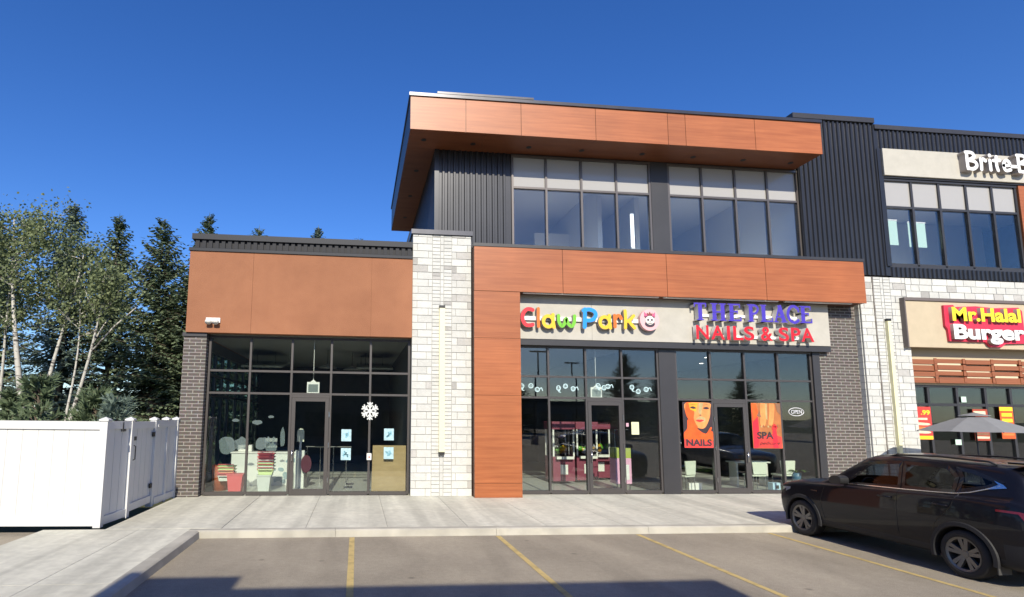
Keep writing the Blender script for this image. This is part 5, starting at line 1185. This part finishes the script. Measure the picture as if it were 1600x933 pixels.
aspen(5, (-9.0, 18.0), (1.3, -.2), 6.6, .085, 2300, 'bent aspen leaning right with a long bare limb', 1.2, .76, 8, [(.62, 1.35, 1.5, -.1), (.66, .5, 1.0, .1)])
aspen(6, (-11.6, 18.9), (.5, 0), 7.4, .075, 3600, 'slender aspen between the leftmost trunks', 1.5, .62, 10)

def shrub(x, y, h, r_, seed, label, m=PIN):
    rr = random.Random(seed); T = empty('pine_shrub', (x, y, -.05), label, 'shrub', 'young pines along the back of the fence'); cr = MB(); st_ = MB(); st_.tube([(0, 0, 0), (0, 0, h * .9)], [.04, .01], 6)
    for k in range(95):
        z = h * (.1 + .88 * rr.random()); a = rr.random() * 6.28; L = r_ * (1.08 - z / h) ** .6 * (.5 + .6 * rr.random()); d = Vector((math.cos(a), math.sin(a), .75 + .5 * rr.random())).normalized(); st_.tube([(0, 0, z * .85), Vector((0, 0, z * .85)) + d * L], [.012, .005], 4, caps=False)
        for q in range(26):
            s_ = .3 + .7 * rr.random(); p = Vector((0, 0, z * .85)) + d * L * s_; n_ = (d + Vector((rr.gauss(0, .6), rr.gauss(0, .6), rr.gauss(0, .5)))).normalized(); w_ = n_.orthogonal().normalized() * .022; l = .16 + .12 * rr.random(); cr.poly([p - w_ * 1.3, p + w_ * 1.3, p + n_ * l])
    st_.build('stem', BARK, T, fix=False); cr.build('foliage', m, T, fix=False)
for i, (x, y, h, r_, l) in enumerate(((-9.9, 14.6, 2.9, .95, 'grey green young pine behind the fence at the far left'), (-8.7, 15.2, 2.6, .9, 'young pine second from left behind the fence'), (-7.75, 14.4, 3.0, .9, 'tallest young pine near the middle of the fence'), (-6.75, 15.2, 2.75, .85, 'young pine behind the right half of the fence'), (-5.95, 14.5, 2.5, .7, 'small pointed blue pine left of the gate post'), (-11.3, 16, 3.1, 1.1, 'young pine at the left picture edge'))):
    shrub(x, y, h * 1.18, r_ * 1.35, 60 + i, l, SPB if i in (4, 0) else PIN)
# distant low hedge of woodland behind the fence
mb = MB(); rr = random.Random(99)
for k in range(9000):
    x = -60 + 66 * rr.random(); y = 38 + 10 * rr.random(); z = abs(rr.gauss(0, 1.5)) * (1 + .4 * math.sin(x * .7)); n_ = Vector((rr.gauss(0, 1), rr.gauss(0, 1), rr.gauss(0, 1))).normalized(); a = n_.orthogonal().normalized() * .28; b = n_.cross(a) * .8; p = Vector((x, y, z)); mb.poly([p - a, p + b, p + a, p - b])
setp(mb.build('undergrowth', SPR, fix=False), 'tangled dark undergrowth behind the spruces', 'undergrowth', kind='stuff')

# ================================================================== ACROSS THE LOT (its shadow falls on the stalls, it shows in the glass)
O = empty('flat_roofed_building', (0, -3, 0), 'grey flat roofed building across the lot, its stepped shadow on the asphalt', 'building')
WL = mat('render_grey', (.16, .15, .14), .9, noise=.1)
# roof heights follow the stepped shadow edge
mb = MB(); tn = math.tan(R(SUN_EL)) / math.cos(R(SUN_AZ - 180))
for x0, x1, ye, yb_ in ((-16, -3.3, 6.75, -6), (-3.29, -1.9, 8.1, 0), (-1.89, 4.6, 7.55, 0), (4.61, 6.6, 6.4, 0)):
    mb.box(x0, x1, -14, yb_, 0, (ye + 3 - yb_) * tn)
mb.build('wall', WL, O)
mb = MB()
for k in range(5): mb.box(-3 + 1.5 * k, -1.9 + 1.5 * k, .002, .04, 1, 2.4)
mb.build('window', MG, O)
for (x, y, l) in ((14.5, -14, 'tall grey lamp post across the lot left of the other, mirrored in the glass'), (21, -22, 'tall grey lamp post farther across the lot, mirrored in the glass')):
    t = empty('lamp_post', (x, y, 0), l, 'lamp post', 'lot lamp posts'); MB().tube([(0, 0, 0), (0, 0, 7.5)], [.09, .06], 10).build('pole', DARK, t, smooth=True); MB().box(-.7, .7, -.15, .15, 7.5, 7.6).build('lamp_head', DARK, t); MB().lathe([(.3, 0), (.3, .7)], 0, 0, 16).build('base', CONC, t)
for i, (x, y, s_, sz) in enumerate(((17, -34, 1, .62), (30, -30, 1.1, .8), (36, -33, 1.2, .7), (44, -30, 1.1, .66), (22, -45, 1.4, .6), (9, -48, 1.5, .6))):
    place((sA, sB, sC)[i % 3], 1, x, y, s_, i, 'dark spruce across the lot, seen only mirrored in the shop glass', group='spruces mirrored in the glass', sz=sz)

for (x, y, col, l) in ((10.2, -13, (.55, .55, .55), 'white SUV across the lot, mirrored faintly in the middle shop glass'), (17.5, -11, (.30, .02, .02), 'red SUV across the lot, mirrored faintly in the salon glass')):
    c3 = copy_tree(car); c3['label'] = l; c3.location = (x, y, 0); c3.rotation_euler = (0, 0, 1.6); pm = mat('paint_' + l.split()[0], col, .25, coat=1)
    for ch in children(c3):
        if ch.data and len(ch.data.materials) and ch.data.materials[0] == PAINT: ch.data = ch.data.copy(); ch.data.materials[0] = pm
L_ = empty('low_shop_row', (45, -75, 0), 'long low tan shop row far across the lot, mirrored on the glass horizon', 'building')
MB().box(-38, 30, -6, 0, 0, 5).build('wall', mat('far_tan', (.22, .19, .16), .9), L_); MB().box(-38.3, 30.3, -6.3, .3, 5.003, 5.7).build('roof', DARK, L_)
mb = MB()
for k in range(12): MB().box(-36 + 5.4 * k, -32 + 5.4 * k, .003, .06, .4, 3.2).build('window', MG, L_)
